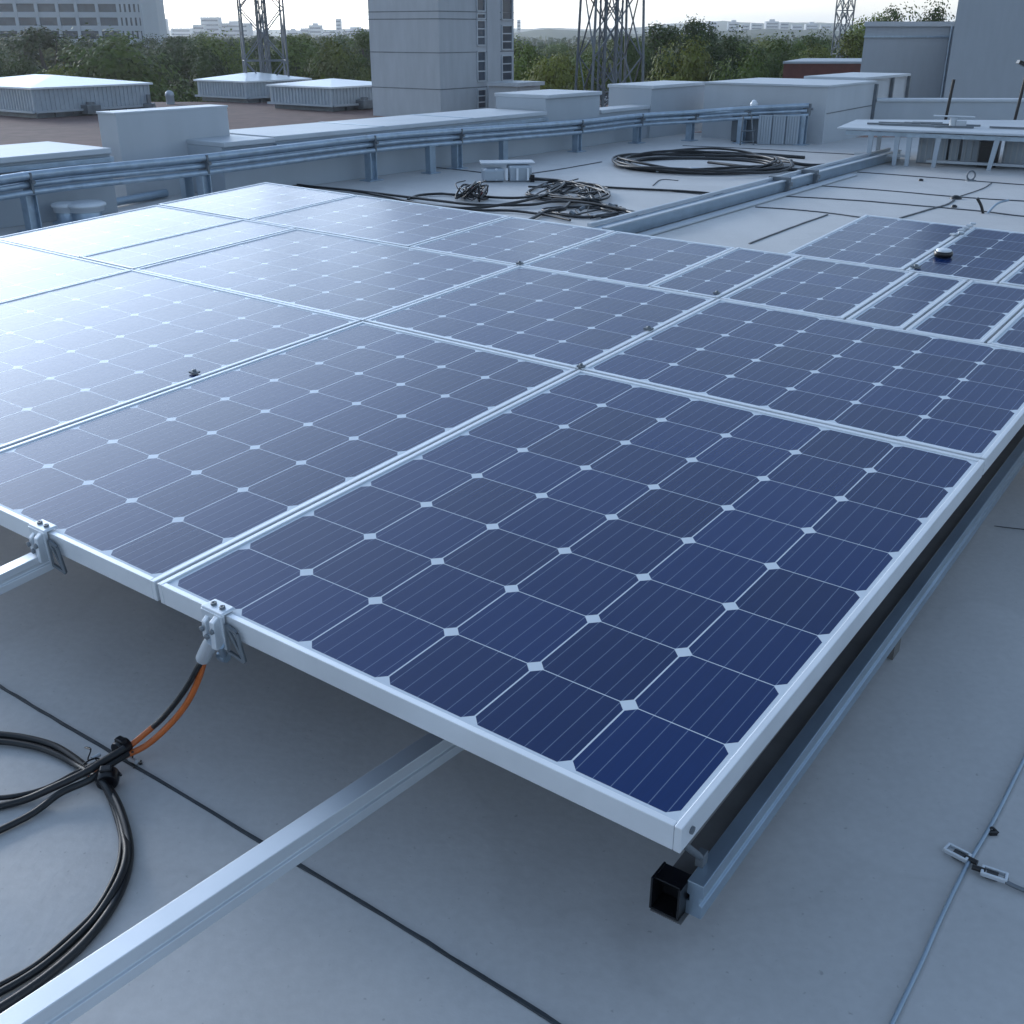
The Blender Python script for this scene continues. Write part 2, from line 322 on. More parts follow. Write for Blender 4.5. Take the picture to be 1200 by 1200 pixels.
# thick white block standing on the parapet
def block(x0, x1, xc, ytop, ybase, Dz, name, label, cat, m='wall_light', mcap='cap', cap=.02, base=0, depth=None):
    c = G(xc, ybase, Dz); l = colhit(x0, c, UD, Dz+.4); r_ = colhit(x1, c, VD, Dz+.4)
    dY = c.y; z = CAMZ + ray(xc, ytop).z*dY/ray(xc, ytop).y
    t = thing(name, V3(c, Dz), label, cat)
    poly = [c, r_, r_+(l-c), l]; poly = [Vector((p.x,p.y,0)) for p in poly]
    b = MB(); b.prism(poly, Dz+base, z-cap); b.build('wall_body', M[m], t)
    cen = sum(poly, Vector())/4; b = MB(); b.prism([cen+(p-cen)*1.02 for p in poly], z-cap, z); b.build('coping', M[mcap], t, bevel=.004)
    return t, poly, z
block(122, 271, 150, 132, 236, 0, 'roof_housing', 'plain pale box housing standing behind the pipe rail, cutting through the left parapet', 'housing')

# ------------------------------------------------------------------ pipe rail in front of the parapet
posts = [(-150,330,.50),(45,272,.465),(247,245,.475),(440,212,.47),(540,198,.45),(680,178,.40),(750,168,.40),(812,165,.42),(872,168,.50),(943,170,.56)]
pts = [V3(G(x,y), z) for x,y,z in posts]; pts = [pts[0]-(pts[1]-pts[0])*.8] + pts
rr = thing('pipe_rail', V3(pts[5], 0), 'long bundle of blue-grey galvanised pipes carried along the back parapet on short posts', 'pipe rail')
for k, (dz, off, rad) in enumerate(((0,0,.034),(-.075,.02,.026),(-.135,-.01,.026),(-.035,.09,.03))):
    b = MB(); b.tube([p+Vector((0,0,dz))+WN*off for p in pts], rad, 12, 4); b.build('pipe', M['steel'], rr)
for i, p in enumerate(pts[1:]):
    b = MB(); q = V3(p, 0)
    b.box(q+WN*.06+Vector((0,0,p.z/2-.07)), (.09,.012,p.z-.14), WD); b.box(q+WN*.06+WD*.045+Vector((0,0,p.z/2-.07)), (.012,.10,p.z-.14), WD)
    b.box(q+WN*.06-WD*.045+Vector((0,0,p.z/2-.07)), (.012,.10,p.z-.14), WD); b.box(q+WN*.06+Vector((0,0,.006)), (.22,.18,.012), WD)
    b.build('post', M['steel'], rr, bevel=.003)
    b = MB(); b.box(q+WN*.035+Vector((0,0,p.z-.06)), (.022,.15,.17), WD); b.cyl(q-WN*.07+Vector((0,0,p.z-.05)), q-WN*.05+Vector((0,0,p.z-.05)), .018); b.build('pipe_clamp', M['galvold'], rr, bevel=.003)
# extra stub posts that carry nothing but stand under the rail
for x, y in ((222,243),(505,203),(590,190)):
    q = G(x, y); b = MB()
    b.box(V3(q,.16), (.10,.08,.30), WD); b.box(V3(q,.315), (.14,.12,.012), WD); b.box(V3(q,.006), (.18,.16,.012), WD)
    b.build('stub_post', M['rail'], rr, bevel=.003)

# ------------------------------------------------------------------ round vents left
for (x,y,s,lab) in ((103,261,1.2,'round white roof vent cap, the nearer one under the pipe rail at left'),(80,262,.8,'smaller round grey vent cap half hidden behind the white vent cap')):
    p = G(x, y); t = thing('roof_vent', p, lab, 'vent', 'round vents under the pipe rail'); b = MB()
    b.lathe(p, [(.16*s,0),(.16*s,.02),(.11*s,.03),(.11*s,.12)]); b.build('collar', M['steel'], t)
    b = MB(); b.lathe(p, [(.105*s,.10),(.13*s,.105),(.135*s,.145),(.15*s,.15),(.15*s,.168),(.13*s,.18),(.05*s,.188),(.01,.19)]); b.build('cap', M['white'], t)
p, q = G(125,245), G(195,232); b = MB(); b.cyl(V3(p,.05), V3(q,.05), .04); b.build('pipe', M['rail'], loc=V3(p,0), label='short loose blue-grey pipe lying on the roof right of the white vent cap', cat='pipe')

# ------------------------------------------------------------------ solar array
O = Vector((0.26882, 1.33604, CAMZ-1.15226)); AU = Vector((UD.x, UD.y, .01616)); AV = Vector((VD.x, VD.y, .04746)); AN = AV.cross(AU).normalized()
if AN.z < 0: AN = -AN
def A(u, v, w=0): return O+AU*u+AV*v+AN*w
rows = [(0, 1.726, 8), (1.738, 2.765, 5), (2.777, 3.62, 4), (3.632, 4.68, 5)]
VX = 3.02
panels = [
 (0, 0, 1.325, 6, 'nearest large solar panel, bottom centre, its free corner above the black rail end'),
 (0, 1.337, 2.335, 5, 'front row solar panel directly left of the nearest one, between the two edge clamps'),
 (0, 2.347, 3.80, 7, 'pale glaring front row solar panel at the left edge, third from the free corner'),
 (0, 3.812, 5.0, 6, 'bright white-glinting solar panel cut by the left edge, last one of the front row'),
 (1, 0, 1.325, 6, 'second row solar panel at the right edge, directly behind the nearest panel'),
 (1, 1.337, 2.335, 5, 'second row solar panel in the middle of the array, left of the right-edge one'),
 (1, 2.347, 3.80, 7, 'wide hazy second row solar panel whose cells fade into glare'),
 (1, 3.812, 4.23, 2, 'narrow glaring solar panel of the second row, left of the wide hazy one'),
 (1, 4.242, 5.0, 4, 'last second row solar panel on the left, reflecting plain white sky'),
 (2, -.95, .275, 6, 'third row solar panel cut by the right edge, the rightmost of its row'),
 (2, .287, .565, 1, 'very narrow third row solar panel, next to the one cut by the right edge'),
 (2, .577, .795, 1, 'slim third row panel strip between the double frame line and the narrow panel'),
 (2, .807, 1.325, 3, 'third row solar panel behind the right part of the array, left of the slim strip'),
 (2, 1.337, 1.655, 2, 'narrow third row solar panel left of centre line with a double frame on its left'),
 (2, 1.667, 2.335, 3, 'third row solar panel right of the pale one facing the tangled cables'),
 (2, 2.347, VX-.006, 3, 'pale third row solar panel in front of the tangled cables'),
 (2, VX+.006, 4.19, 5, 'whitish third row solar panel near the far left corner of the array'),
 (2, 4.202, 5.0, 4, 'farthest left solar panel, forming the bright far corner of the array'),
 (3, .86, 1.41, 3, 'far row solar panel left of the black puck, next to the seamed roof'),
 (3, .465, .848, 2, 'far row solar panel carrying the black and white puck'),
 (3, -.95, .453, 6, 'far row solar panel cut by the right edge, behind a dark gap line'),
]
LIP, FH, TH = .0135, .052, .0022
def panel(ri, u0, u1, nu, label):
    v0, v1, nv = rows[ri]; c = A(u0, v0)
    t = thing('solar_panel', c, label, 'solar panel', 'solar panels of the roof array')
    jit = random.uniform(-.002, .002)
    def P(u, v, w): return A(u, v, w+jit)
    b = MB()
    def bar(a0, a1, c0, c1, w0, w1): b.hexa([P(a0,c0,w0),P(a1,c0,w0),P(a1,c1,w0),P(a0,c1,w0),P(a0,c0,w1),P(a1,c0,w1),P(a1,c1,w1),P(a0,c1,w1)][::1])
    g = .0006
    bar(u0, u0+LIP, v0, v1, -FH, 0); bar(u1-LIP, u1, v0, v1, -FH, 0)
    bar(u0+LIP+g, u1-LIP-g, v0, v0+LIP, -FH, -.0004); bar(u0+LIP+g, u1-LIP-g, v1-LIP, v1, -FH, -.0004)
    b.build('frame', M['frame'], t, bevel=.0016)
    # glass laminate
    a0, a1, c0, c1 = u0+LIP, u1-LIP, v0+LIP, v1-LIP; mg = .0085
    cu, cv = (a1-a0-2*mg)/nu, (c1-c0-2*mg)/nv
    me = bpy.data.meshes.new('glass'); vs = [P(a,cc,-.004)-c for a, cc in ((a0,c0),(a1,c0),(a1,c1),(a0,c1))] + [P(a,cc,-.012)-c for a, cc in ((a0,c0),(a1,c0),(a1,c1),(a0,c1))]
    me.from_pydata([tuple(v) for v in vs], [], [(0,1,2,3),(7,6,5,4)])
    for nm in ('cells', 'count'):
        l = me.uv_layers.new(name=nm)
        co = [((a-a0-mg)/cu, (cc-c0-mg)/cv) for a, cc in ((a0,c0),(a1,c0),(a1,c1),(a0,c1))]
        for poly in me.polygons:
            for li, vi in zip(poly.loop_indices, poly.vertices): l.data[li].uv = co[vi%4] if nm == 'cells' else (nu, nv)
    me.materials.append(M['cells']); o = bpy.data.objects.new('glass', me); C.objects.link(o); o.parent = t
    return t
pans = [panel(*p) for p in panels]
# corner screw and mitre line of the nearest panel
b = MB(); p0 = A(0, .035, -.028); b.cyl(p0, p0-AU*.004, .007); b.build('screw', M['galvold'], pans[0])

# supports under the array
def channel(p, q, w, h, name, m, label=None, cat=None, parent=None, group=None, cap=True, lip=True):
    "aluminium strut: body with a groove on top side"
    p, q = Vector(p), Vector(q); d = (q-p).normalized(); s = Vector((0,0,1)).cross(d).normalized(); up = d.cross(s)
    prof = [(-w/2,-h/2),(w/2,-h/2),(w/2,-h*.12),(w/2-.006,-h*.09),(w/2-.006,h*.09),(w/2,h*.12),(w/2,h/2),(-w/2,h/2),(-w/2,h*.12),(-w/2+.006,h*.09),(-w/2+.006,-h*.09),(-w/2,-h*.12)]
    n = len(prof); vs = [c+s*a+up*b_ for c in (p, q) for a, b_ in prof]
    mb = MB(); mb.add(vs, [(i,(i+1)%n,n+(i+1)%n,n+i) for i in range(n)]+[tuple(range(n))[::-1], tuple(range(n,2*n))])
    return mb.build(name, m, parent=parent, loc=None if parent else p, bevel=.0015, label=label, cat=cat, group=group)
# right hand rail lying beside the array
ra, rb = G(825, 1040, .20), G(1206, 520, .20); rb.z = ra.z; RD = (rb-ra).normalized(); RS = Vector((-RD.y, RD.x, 0))
t = thing('mounting_rail', V3(ra, 0), 'blue-grey metal rail with open black end running along the free right side of the array', 'mounting rail', 'mounting rails of the array')
ZR = .20
channel(V3(ra,ZR-.038)+RS*.016, V3(ra,ZR-.038)+RS*.016+RD*6.0, .032, .076, 'rail_profile', M['rail'], parent=t)
b = MB(); b.beam(V3(ra,ZR-.05)+RS*.057+RD*.04, V3(ra,ZR-.05)+RS*.057+RD*6.0, .048, .05); b.build('gap_shade_strip', M['gap_zinc'], t, bevel=.002)  # solid dark strip standing in for the shade inside the open channel
b = MB(); k = V3(ra,ZR-.038)+RS*.060-RD*.004
b.box(k-Vector((0,0,.033)), (.05,.058,.004), RD); b.box(k+RS*.027, (.05,.004,.070), RD); b.box(k-RS*.027, (.05,.004,.068), RD); b.box(k+Vector((0,0,.031))+RD*.004, (.042,.050,.003), RD)
b.box(k+RD*.02, (.004,.050,.058), RD); b.build('end_cap', M['blackgloss'], t)
b = MB(); b.box(V3(ra,ZR-.0755)+RS*.055-RD*.006, (.05,.062,.002), RD); b.build('base_plate', M['gap_zinc'], t)
for k in (1.3, 3.1, 4.9):
    b = MB(); b.box(V3(ra+RD*k+RS*.05, (ZR-.08)/2), (.06,.04,ZR-.084), RD); b.build('foot', M['gap_zinc'], t)
b = MB(); q = V3(ra, ZR+.014)+RS*.03+RD*.05
b.box(q, (.02,.016,.028), RD); b.cyl(q, A(.02,.03,-.055), .006); b.cyl(q+RS*.015, A(.035,.03,-.055), .004); b.build('corner_bracket', M['galvold'], t, bevel=.001)
# long bright rail coming out from under the nearest panel
p, q = G(15, 1212, .17), G(524, 868, .17); d = (q-p).normalized()
t = thing('mounting_rail', V3((p+q)/2, 0), 'bright aluminium rail reaching out from under the nearest panel to the bottom left', 'mounting rail', 'mounting rails of the array')
channel(p-d*.35, q+d*.9, .044, .06, 'rail_profile', M['alu'], parent=t)
for f in (-.25, 1.9):
    e = p+d*f if f < 0 else q+d*.8
    b = MB(); b.box(V3(e, .07), (.07,.07,.138), d); b.build('foot', M['black'], t)
# short rail held by the left clamp
q = A(1.785, -.02, -.085); p = q - (q-G(-15, 688, .335))*1.0; d = (q-p).normalized()
t = thing('mounting_rail', V3(q, 0), 'short aluminium rail end sticking out left under the left edge clamp', 'mounting rail', 'mounting rails of the array')
channel(p-d*.4, q+d*.02, .04, .05, 'rail_profile', M['alu'], parent=t)
b = MB(); b.box(V3(p-d*.35, p.z/2-.02), (.07,.07,p.z-.05), d); b.build('foot', M['black'], t)
# cross rails and legs carrying the panels
for k, (u, labels) in enumerate(((.32,'hidden rail under the nearest panels, right one'),(2.05,'cross rail under the second panel column, in its shadow'),(3.3,'cross rail under the third panel column, in its shadow'),(4.6,'cross rail under the leftmost panel column, in its shadow'))):
    t = thing('support_rail', V3(A(u,.4),0), labels, 'support rail', 'rails and legs in the shadow under the array')
    b = MB(); b.beam(A(u,.25,-FH-.032), A(u,3.5,-FH-.032), .045, .055); b.build('beam', M['galvold'], t)
    for v in (.5, 1.9, 3.3):
        e = A(u, v, -FH-.06); b = MB(); b.box(V3(e, e.z/2), (.05,.05,e.z-.004), UD); b.build('leg', M['galvold'], t)
for u, labels in ((-.3,'rail under the right end of the far rows'),):
    t = thing('support_rail', V3(A(u,3.2),0), labels, 'support rail', 'rails and legs in the shadow under the array')
    b = MB(); b.beam(A(-.9,4.1,-FH-.032), A(1.2,4.1,-FH-.032), .045, .055); b.build('beam', M['galvold'], t)
    for u2 in (-.8, 1.1):
        e = A(u2, 4.1, -FH-.06); b = MB(); b.box(V3(e, e.z/2), (.05,.05,e.z-.004), UD); b.build('leg', M['galvold'], t)

# edge clamps
def clamp(u, label, big):
    c = A(u, 0); t = thing('edge_clamp', c, label, 'clamp', 'clamps gripping the front edge of the array'); s = 1.0 if big else .75
    def Q(a, b_, w): return A(u+a*s, b_*s, w*s)
    b = MB(); b.hexa([Q(-.035,-.012,.001),Q(.035,-.012,.001),Q(.035,.028,.001),Q(-.035,.028,.001),Q(-.033,-.010,.007),Q(.033,-.010,.007),Q(.030,.026,.006),Q(-.030,.026,.006)]); b.build('top_plate', M['alu'], t, bevel=.002)
    b = MB(); b.hexa([Q(-.032,-.012,-.085),Q(.028,-.012,-.085),Q(.028,-.004,-.085),Q(-.032,-.004,-.085),Q(-.034,-.014,.002),Q(.034,-.014,.002),Q(.034,-.003,.002),Q(-.034,-.003,.002)])
    b.hexa([Q(-.028,-.034,-.075),Q(-.012,-.034,-.075),Q(-.012,-.012,-.08),Q(-.028,-.012,-.08),Q(-.026,-.03,-.01),Q(-.012,-.03,-.01),Q(-.012,-.012,.0),Q(-.026,-.012,.0)])
    b.hexa([Q(.006,-.028,-.06),Q(.022,-.028,-.06),Q(.022,-.012,-.06),Q(.006,-.012,-.06),Q(.008,-.026,-.02),Q(.02,-.026,-.02),Q(.02,-.012,-.01),Q(.008,-.012,-.01)]); b.build('bracket', M['alu'], t, bevel=.002)
    for a, w in ((-.014,.007),(.014,.007)): b = MB(); b.lathe(Q(a,.008,w), [(.007*s,0),(.007*s,.004*s),(.003*s,.0045*s),(.003*s,.002*s)], 8, AN); b.build('bolt', M['galvold'], t)
    for a, w in ((-.02,-.03),(.0,-.05),(.014,-.035)): b = MB(); b.lathe(Q(a,-.03,w), [(.007*s,0),(.007*s,.005*s),(.003*s,.0055*s)], 6, -AV); b.build('bolt', M['galvold'], t)
    # triangular side gusset on the right
    b = MB(); w0 = [Q(-.085,-.008,-.095), Q(-.035,-.008,-.088), Q(-.04,-.008,-.02), Q(-.072,-.008,-.028)]
    for i in range(4): b.beam(w0[i], w0[(i+1)%4], .006*s, .008*s)
    b.beam(w0[0], w0[2], .005*s, .007*s); b.build('gusset', M['galvold'], t)
    return t
def wiggle_wire(t, c, n, rad, name='wire', r=.0018):
    rnd = random.Random(n*7+3); 
    for k in range(n):
        b = MB(); p = Vector(c); pts = [p]
        for i in range(4): p = p+Vector((rnd.uniform(-rad,rad), rnd.uniform(-rad,rad), rnd.uniform(-rad,rad))); pts.append(p)
        b.tube(pts, r, 6, 4); b.build(name, M['blackgloss'], t)
uc = 1.125
clamp(uc, 'silver clamp with the orange and black cables, on the front edge of the nearest panel', True)
cl2 = clamp(1.785, 'silver clamp on the front edge of the second panel, above the short rail at left', True)

# cables foreground ---------------------------------------------------
def px(*pts): return [G(x, y, z) for x, y, z in pts]
cs = A(uc-.004, -.02, -.07)
t = thing('cable_sleeve', cs, 'short silver conduit elbow hanging from the clamp where the orange cable enters', 'conduit')
e2 = G(238, 771, .285)
b = MB(); b.tube([cs+Vector((0,0,.01)), cs*.6+e2*.4+Vector((0,0,.008)), e2], .0165, 14, 6); b.build('sleeve', M['alu'], t)
b = MB(); b.tube([cs-UD*.022, G(262,768,.29)], .008, 10, 1); b.lathe(G(262,769,.285), [(.012,-.012),(.014,0),(.012,.012)], 8, UD); b.build('locking_nut', M['rail'], t)
K = 'cables lying loose at the front left'
def cable(name, pts, r, m, label, group=K, sub=10):
    b = MB(); p = px(*pts) if not isinstance(pts[0], Vector) else pts
    return b.tube(p, r, 12, sub).build(name, M[m], loc=p[len(p)//2], label=label, cat='cable', group=group)
cable('cable', [e2+Vector((0,0,.01)), *px((238,778,.27),(231,800,.21),(219,824,.15),(200,848,.09),(172,873,.04),(142,888,.03),(120,902,.022),(104,911,.016))], .0075, 'orange', 'orange cable hanging from the silver sleeve and curving down to the roof')
cable('cable', [e2+Vector((.004,.004,.0)), *px((233,780,.27),(222,800,.21),(207,822,.15),(190,842,.10),(178,853,.075))], .0068, 'black', 'short black cable running beside the orange one below the sleeve')
cable('cable', px((179,852,.077),(160,868,.05),(146,879,.042),(136,886,.04)), .0072, 'orange', 'short orange upper cable length between the black cable and the upper tie')
cable('cable', px((146,877,.055),(125,890,.05),(100,905,.045),(60,924,.03),(20,940,.012),(-60,958,.012)), .0085, 'black', 'thick black cable leaving the upper tie towards the left edge')
cable('cable', px((150,883,.04),(128,897,.038),(105,914,.03),(70,930,.022),(30,958,.010),(-60,1000,.010)), .0078, 'black', 'lowest black cable of those leaving the left edge')
cable('cable', px((-60,932,.012),(0,935,.012),(50,925,.012),(90,905,.014),(116,893,.03),(135,882,.04)), .006, 'black', 'thin black cable under the crossing, reaching the left edge in the middle of three')
cable('cable', px((-60,858,.012),(0,861,.012),(35,866,.012),(65,875,.012),(88,889,.012),(104,902,.012),(120,914,.014),(134,934,.02),(144,957,.02),(151,985,.014),(151,1010,.010),(143,1040,.010),(124,1074,.010),(94,1110,.010),(52,1146,.010),(0,1181,.010),(-50,1206,.010)), .0088, 'black', 'big outer black cable loop sweeping from the left edge down to the bottom left corner')
cable('cable', px((-60,867,.012),(0,869,.012),(40,875,.012),(66,884,.012),(90,897,.012),(112,910,.03),(124,922,.03),(136,945,.014),(144,975,.012),(148,1000,.024),(140,1030,.024),(116,1070,.010),(85,1103,.010),(42,1138,.010),(-10,1168,.010),(-60,1190,.010)), .0075, 'black', 'thinner inner black cable following inside the big loop')
cable('cable', px((118,915,.02),(130,940,.012),(139,968,.010),(142,990,.010),(136,1022,.010),(112,1066,.010),(78,1100,.010),(36,1134,.010),(-20,1164,.010)), .005, 'black', 'thinnest dark cable on the inner side of the big loop')
# ties
def tie(c, ax, r, label, tails):
    t = thing('cable_tie', c, label, 'cable tie', 'black ties holding the cables'); ax = Vector(ax).normalized()
    b = MB(); b.lathe(c, [(r,-.016),(r*1.08,-.012),(r*1.1,.0),(r*1.05,.012),(r*.95,.016)], 16, ax); b.build('wrap', M['blackgloss'], t)
    b = MB(); b.box(c+Vector((0,0,r)), (.018,.026,.014), ax); b.build('lock', M['blackgloss'], t, bevel=.003)
    for k, tl in enumerate(tails):
        b = MB(); b.tube([c+Vector((0,0,r))]+[c+Vector(q) for q in tl], .0028, 6, 5); b.build('tail', M['black'], t)
d1 = (G(160,868,.05)-G(125,890,.05))
tie(G(143,876,.045), d1, .019, 'upper black cable tie where orange cables turn black', [((-.012,.018,.01),(-.022,.018,.0))])
tie(G(126,912,.028), G(120,930,.02)-G(124,905,.03), .024, 'lower bulky black cable tie where the big loop passes under the crossing', [((.02,.012,.008),(.03,.004,.004)), ((-.02,.02,.004),(-.035,.035,.0))])
c = G(112, 888, .03); t = thing('wire_scraps', c, 'little wire scraps and silver crimps beside the cable crossing, on the roof seam', 'wire scraps')
wiggle_wire(t, c, 4, .022); wiggle_wire(t, G(155,893,.01), 3, .015, 'wire', .0022)
b = MB(); b.cyl(G(152,889,.012), G(160,893,.012), .006); b.cyl(G(108,889,.02), G(117,884,.02), .005); b.build('crimp', M['alu'], t)

# ------------------------------------------------------------------ roof seams, cords
def seam(pts, w, label, h=.004, m='seam', name='roof_seam', cat='seam', sub=6):
    P = smooth([G(x, y, 0) for x, y in pts], sub); rnd = random.Random(len(label)); b = MB(); L_ = []; 
    for i, p in enumerate(P):
        tg = (P[min(i+1,len(P)-1)]-P[max(i-1,0)]).normalized(); s = Vector((-tg.y, tg.x, 0)); j = rnd.uniform(.8,1.2)
        wob = s*rnd.uniform(-.12,.12)*w; L_.append((p-s*w*.5*j+wob, p+s*w*.5*j+wob, p+wob))
    vs = []
    for a_, b2, p in L_: vs += [V3(a_, .0015), V3((a_*3+p)/4, h), V3((b2*3+p)/4, h), V3(b2, .0015)]
    b.add(vs, [(i*4+k, (i+1)*4+k, (i+1)*4+k+1, i*4+k+1) for i in range(len(P)-1) for k in range(3)])
    return b.build(name, M[m], loc=P[len(P)//2], label=label, cat=cat, group='dark seams across the roof')
seam([(-60,768),(0,805),(60,841),(160,900),(350,1014),(500,1105),(660,1206),(720,1245)], .009, 'long dark roof seam crossing under the bright rail at bottom left', .005)
seam([(1165,617),(1200,621),(1260,628)], .005, 'faint short seam at the right edge, beside the array rail', .003)
back = [
 ([(800,171),(870,174),(940,178),(1015,182)], .035, 'dark roof seam behind the big cable coil, near the low block'),
 ([(1005,202),(1100,209),(1200,217),(1300,224)], .04, 'dark roof seam at right, nearest to the legs of the low platform'),
 ([(945,217),(1030,223),(1120,231),(1200,236),(1300,241)], .04, 'second dark roof seam from the low platform, ending at a knotted dark cord'),
 ([(915,230),(1000,235),(1060,240),(1150,248),(1200,254),(1300,262)], .045, 'third dark roof seam from the low platform, just behind the far solar panels'),
 ([(885,243),(930,246),(970,250),(1015,256)], .035, 'shortest dark roof seam, ending at the far panel corner'),
 ([(878,286),(925,268),(970,252)], .025, 'dark roof seam running away from us, left of the far panel corner'),
 ([(1055,256),(1085,247),(1100,243),(1114,238),(1120,232)], .035, 'dark curved cord on the roof bending up to the knot behind the far panels'),
 ([(1120,232),(1150,222),(1162,215)], .012, 'thin faint seam continuing from the knot towards the platform'),
 ([(620,204),(660,198),(705,190)], .035, 'dark roof seam between the grey junction boxes and the cable coil'),
 ([(505,196),(535,199),(568,203)], .035, 'short dark roof seam left of the grey junction boxes'),
 ([(770,222),(800,226),(843,230)], .022, 'short dark roof seam in front of the cable coil, by the duct'),
 ([(765,218),(775,211),(795,212)], .012, 'short scratch-like seam between coil and tangled cables'),
 ([(410,238),(470,246),(520,255)], .02, 'low dark seam along the far edge of the array'),
]
for pts_, w, lab in back: seam(pts_, w*.85, lab, .008)
# pale cord at bottom right
pp = px((1030,1230,.008),(1045,1200,.008),(1072,1144,.008),(1084,1118,.008),(1101,1079,.008),(1130,1020,.008),(1165,960,.008),(1200,890,.008),(1240,812,.008))
b = MB(); b.tube(pp, .0048, 10, 6).build('cord', M['rail'], loc=pp[4], label='pale blue-grey cord running along the roof at the bottom right', cat='cord')
def connector(p, d, label, tail=None):
    t = thing('cord_connector', p, label, 'connector', 'small connectors beside the pale cord'); d = Vector(d).normalized(); s = Vector((-d.y,d.x,0)); z = Vector((0,0,.012))
    b = MB()
    for k in (-1,1): b.beam(p+z+s*.011*k, p+z+s*.011*k+d*.045, .005, .010)
    b.beam(p+z-s*.013, p+z+s*.013, .006, .010); b.beam(p+z+d*.045-s*.013, p+z+d*.045+s*.013, .006, .010); b.build('loop', M['alu'], t, bevel=.0015)
    b = MB(); b.beam(p+z*.6+d*.008, p+z*.6+d*.03, .014, .012); b.cyl(p+z+d*.006, p+z-d*.02, .006); b.build('plug', M['blackgloss'], t)
    if tail:
        b = MB(); b.tube([p+z+d*.045]+tail, .0048, 8, 5); b.build('tail', M['galvold'], t)
dd = G(1200,1044)-G(1140,1024); 
connector(G(1133,1011), G(1114,1001)-G(1133,1011), 'silver and black connector just left of the pale cord')
connector(G(1150,1025), dd, 'silver connector right of the pale cord with a cord leaving at the right edge', [G(1180,1034,.01), G(1205,1045,.008), G(1260,1062,.008)])
p = G(1163,978); t = thing('wire_clip', p, 'tiny black wire clip on the roof, right of the pale cord', 'clip'); b = MB()
b.tube([p+Vector((-.012,0,.004)), p+Vector((0,.008,.012)), p+Vector((.012,.0,.004))], .003, 6, 4); b.box(p+Vector((0,0,.005)), (.016,.01,.008)); b.build('clip', M['blackgloss'], t)

# ------------------------------------------------------------------ duct / cable tray on roof at mid right
pa, pb = G(700, 283), G(1048, 186); d = (pb-pa).normalized(); s = Vector((-d.y, d.x, 0)); Ld = (pb-pa).length
t = thing('cable_duct', V3(pa,0), 'long blue-grey cable duct crossing the roof from the array to the low platform', 'cable duct')
b = MB(); b.beam(V3(pa,.055), V3(pb,.055), .15, .10); b.build('duct_body', M['rail'], t, bevel=.006)
b = MB(); b.beam(V3(pa+s*.085,.122), V3(pb+s*.085,.122), .035, .03); b.beam(V3(pa-s*.06,.113), V3(pb-s*.06,.113), .05, .012); b.build('cover_strip', M['cap'], t, bevel=.003)
b = MB(); b.beam(V3(pa-s*.19,.012), V3(pa-s*.19+d*(Ld*.72),.012), .10, .016); b.build('base_flange', M['cap'], t, bevel=.003)
for x, y in ((913,228),(946,214)):
    q = colhit(x, pa, d, .05); b = MB(); b.box(V3(q,.075), (.05,.24,.145), d); b.cyl(V3(q-s*.12,.06), V3(q-s*.12,.10), .03); b.build('joint_bracket', M['galvold'], t, bevel=.004)

# ------------------------------------------------------------------ junction boxes and tangled cables
p = G(594, 213); t = thing('junction_boxes', p, 'cluster of clear-lidded grey junction boxes on the roof beside the tangled cables', 'junction box')
b = MB(); b.box(p+Vector((.14,.12,.085)), (.26,.26,.17), Vector((1,.15,0))); b.box(p+Vector((-.16,.06,.075)), (.24,.24,.13), Vector((1,.15,0))); b.build('case', M['corr'], t, bevel=.02)
b = MB(); b.box(p+Vector((.0,.22,.19)), (.62,.3,.02), Vector((1,.1,0))); b.build('lid', M['cap'], t, bevel=.005)
b = MB()
for k in range(5): b.beam(p+Vector((-.24+k*.12,-.045,.02)), p+Vector((-.24+k*.12,-.035,.15)), .025, .02)
b.build('latch', M['white'], t, bevel=.004)
b = MB(); b.box(p+Vector((.29,.0,.04)), (.05,.08,.08)); b.build('socket', M['blackgloss'], t, bevel=.005)
KG = 'black cables snaking behind the array'
def cab(pts, r, label, m='black'): return cable('cable', pts, r, m, label, KG, 6)
cab([(335,214,.02),(360,218,.03),(420,224,.03),(470,230,.03),(520,236,.03),(560,240,.03),(620,240,.03),(650,236,.03),(690,238,.05),(745,249,.03)], .013, 'long black cable from the far corner of the array to the right cable end')
cab([(330,217,.02),(400,222,.02),(450,230,.02),(500,240,.02),(560,246,.02),(600,247,.02),(640,252,.02),(668,258,.02)], .012, 'black cable lying closest to the far edge of the array')
cab([(478,234,.02),(490,229,.02),(515,227,.02),(530,228,.02),(560,230,.02),(600,232,.04),(630,230,.04)], .013, 'thin black cable curving in front of the pipe posts')
cab([(515,242,.02),(550,244,.03),(600,238,.04),(640,228,.05),(662,214,.05),(640,210,.05),(616,209,.03)], .014, 'black cable climbing from the tangle to the junction boxes')
cab([(620,258,.02),(640,248,.03),(660,244,.06),(672,236,.02),(700,238,.02),(746,251,.03)], .015, 'black cable from under the tangle to the right, by the duct')
cab([(616,210,.02),(650,212,.02),(670,216,.02),(720,220,.015),(800,224,.015),(850,228,.015)], .012, 'thin black cable running right from the junction boxes towards the duct')
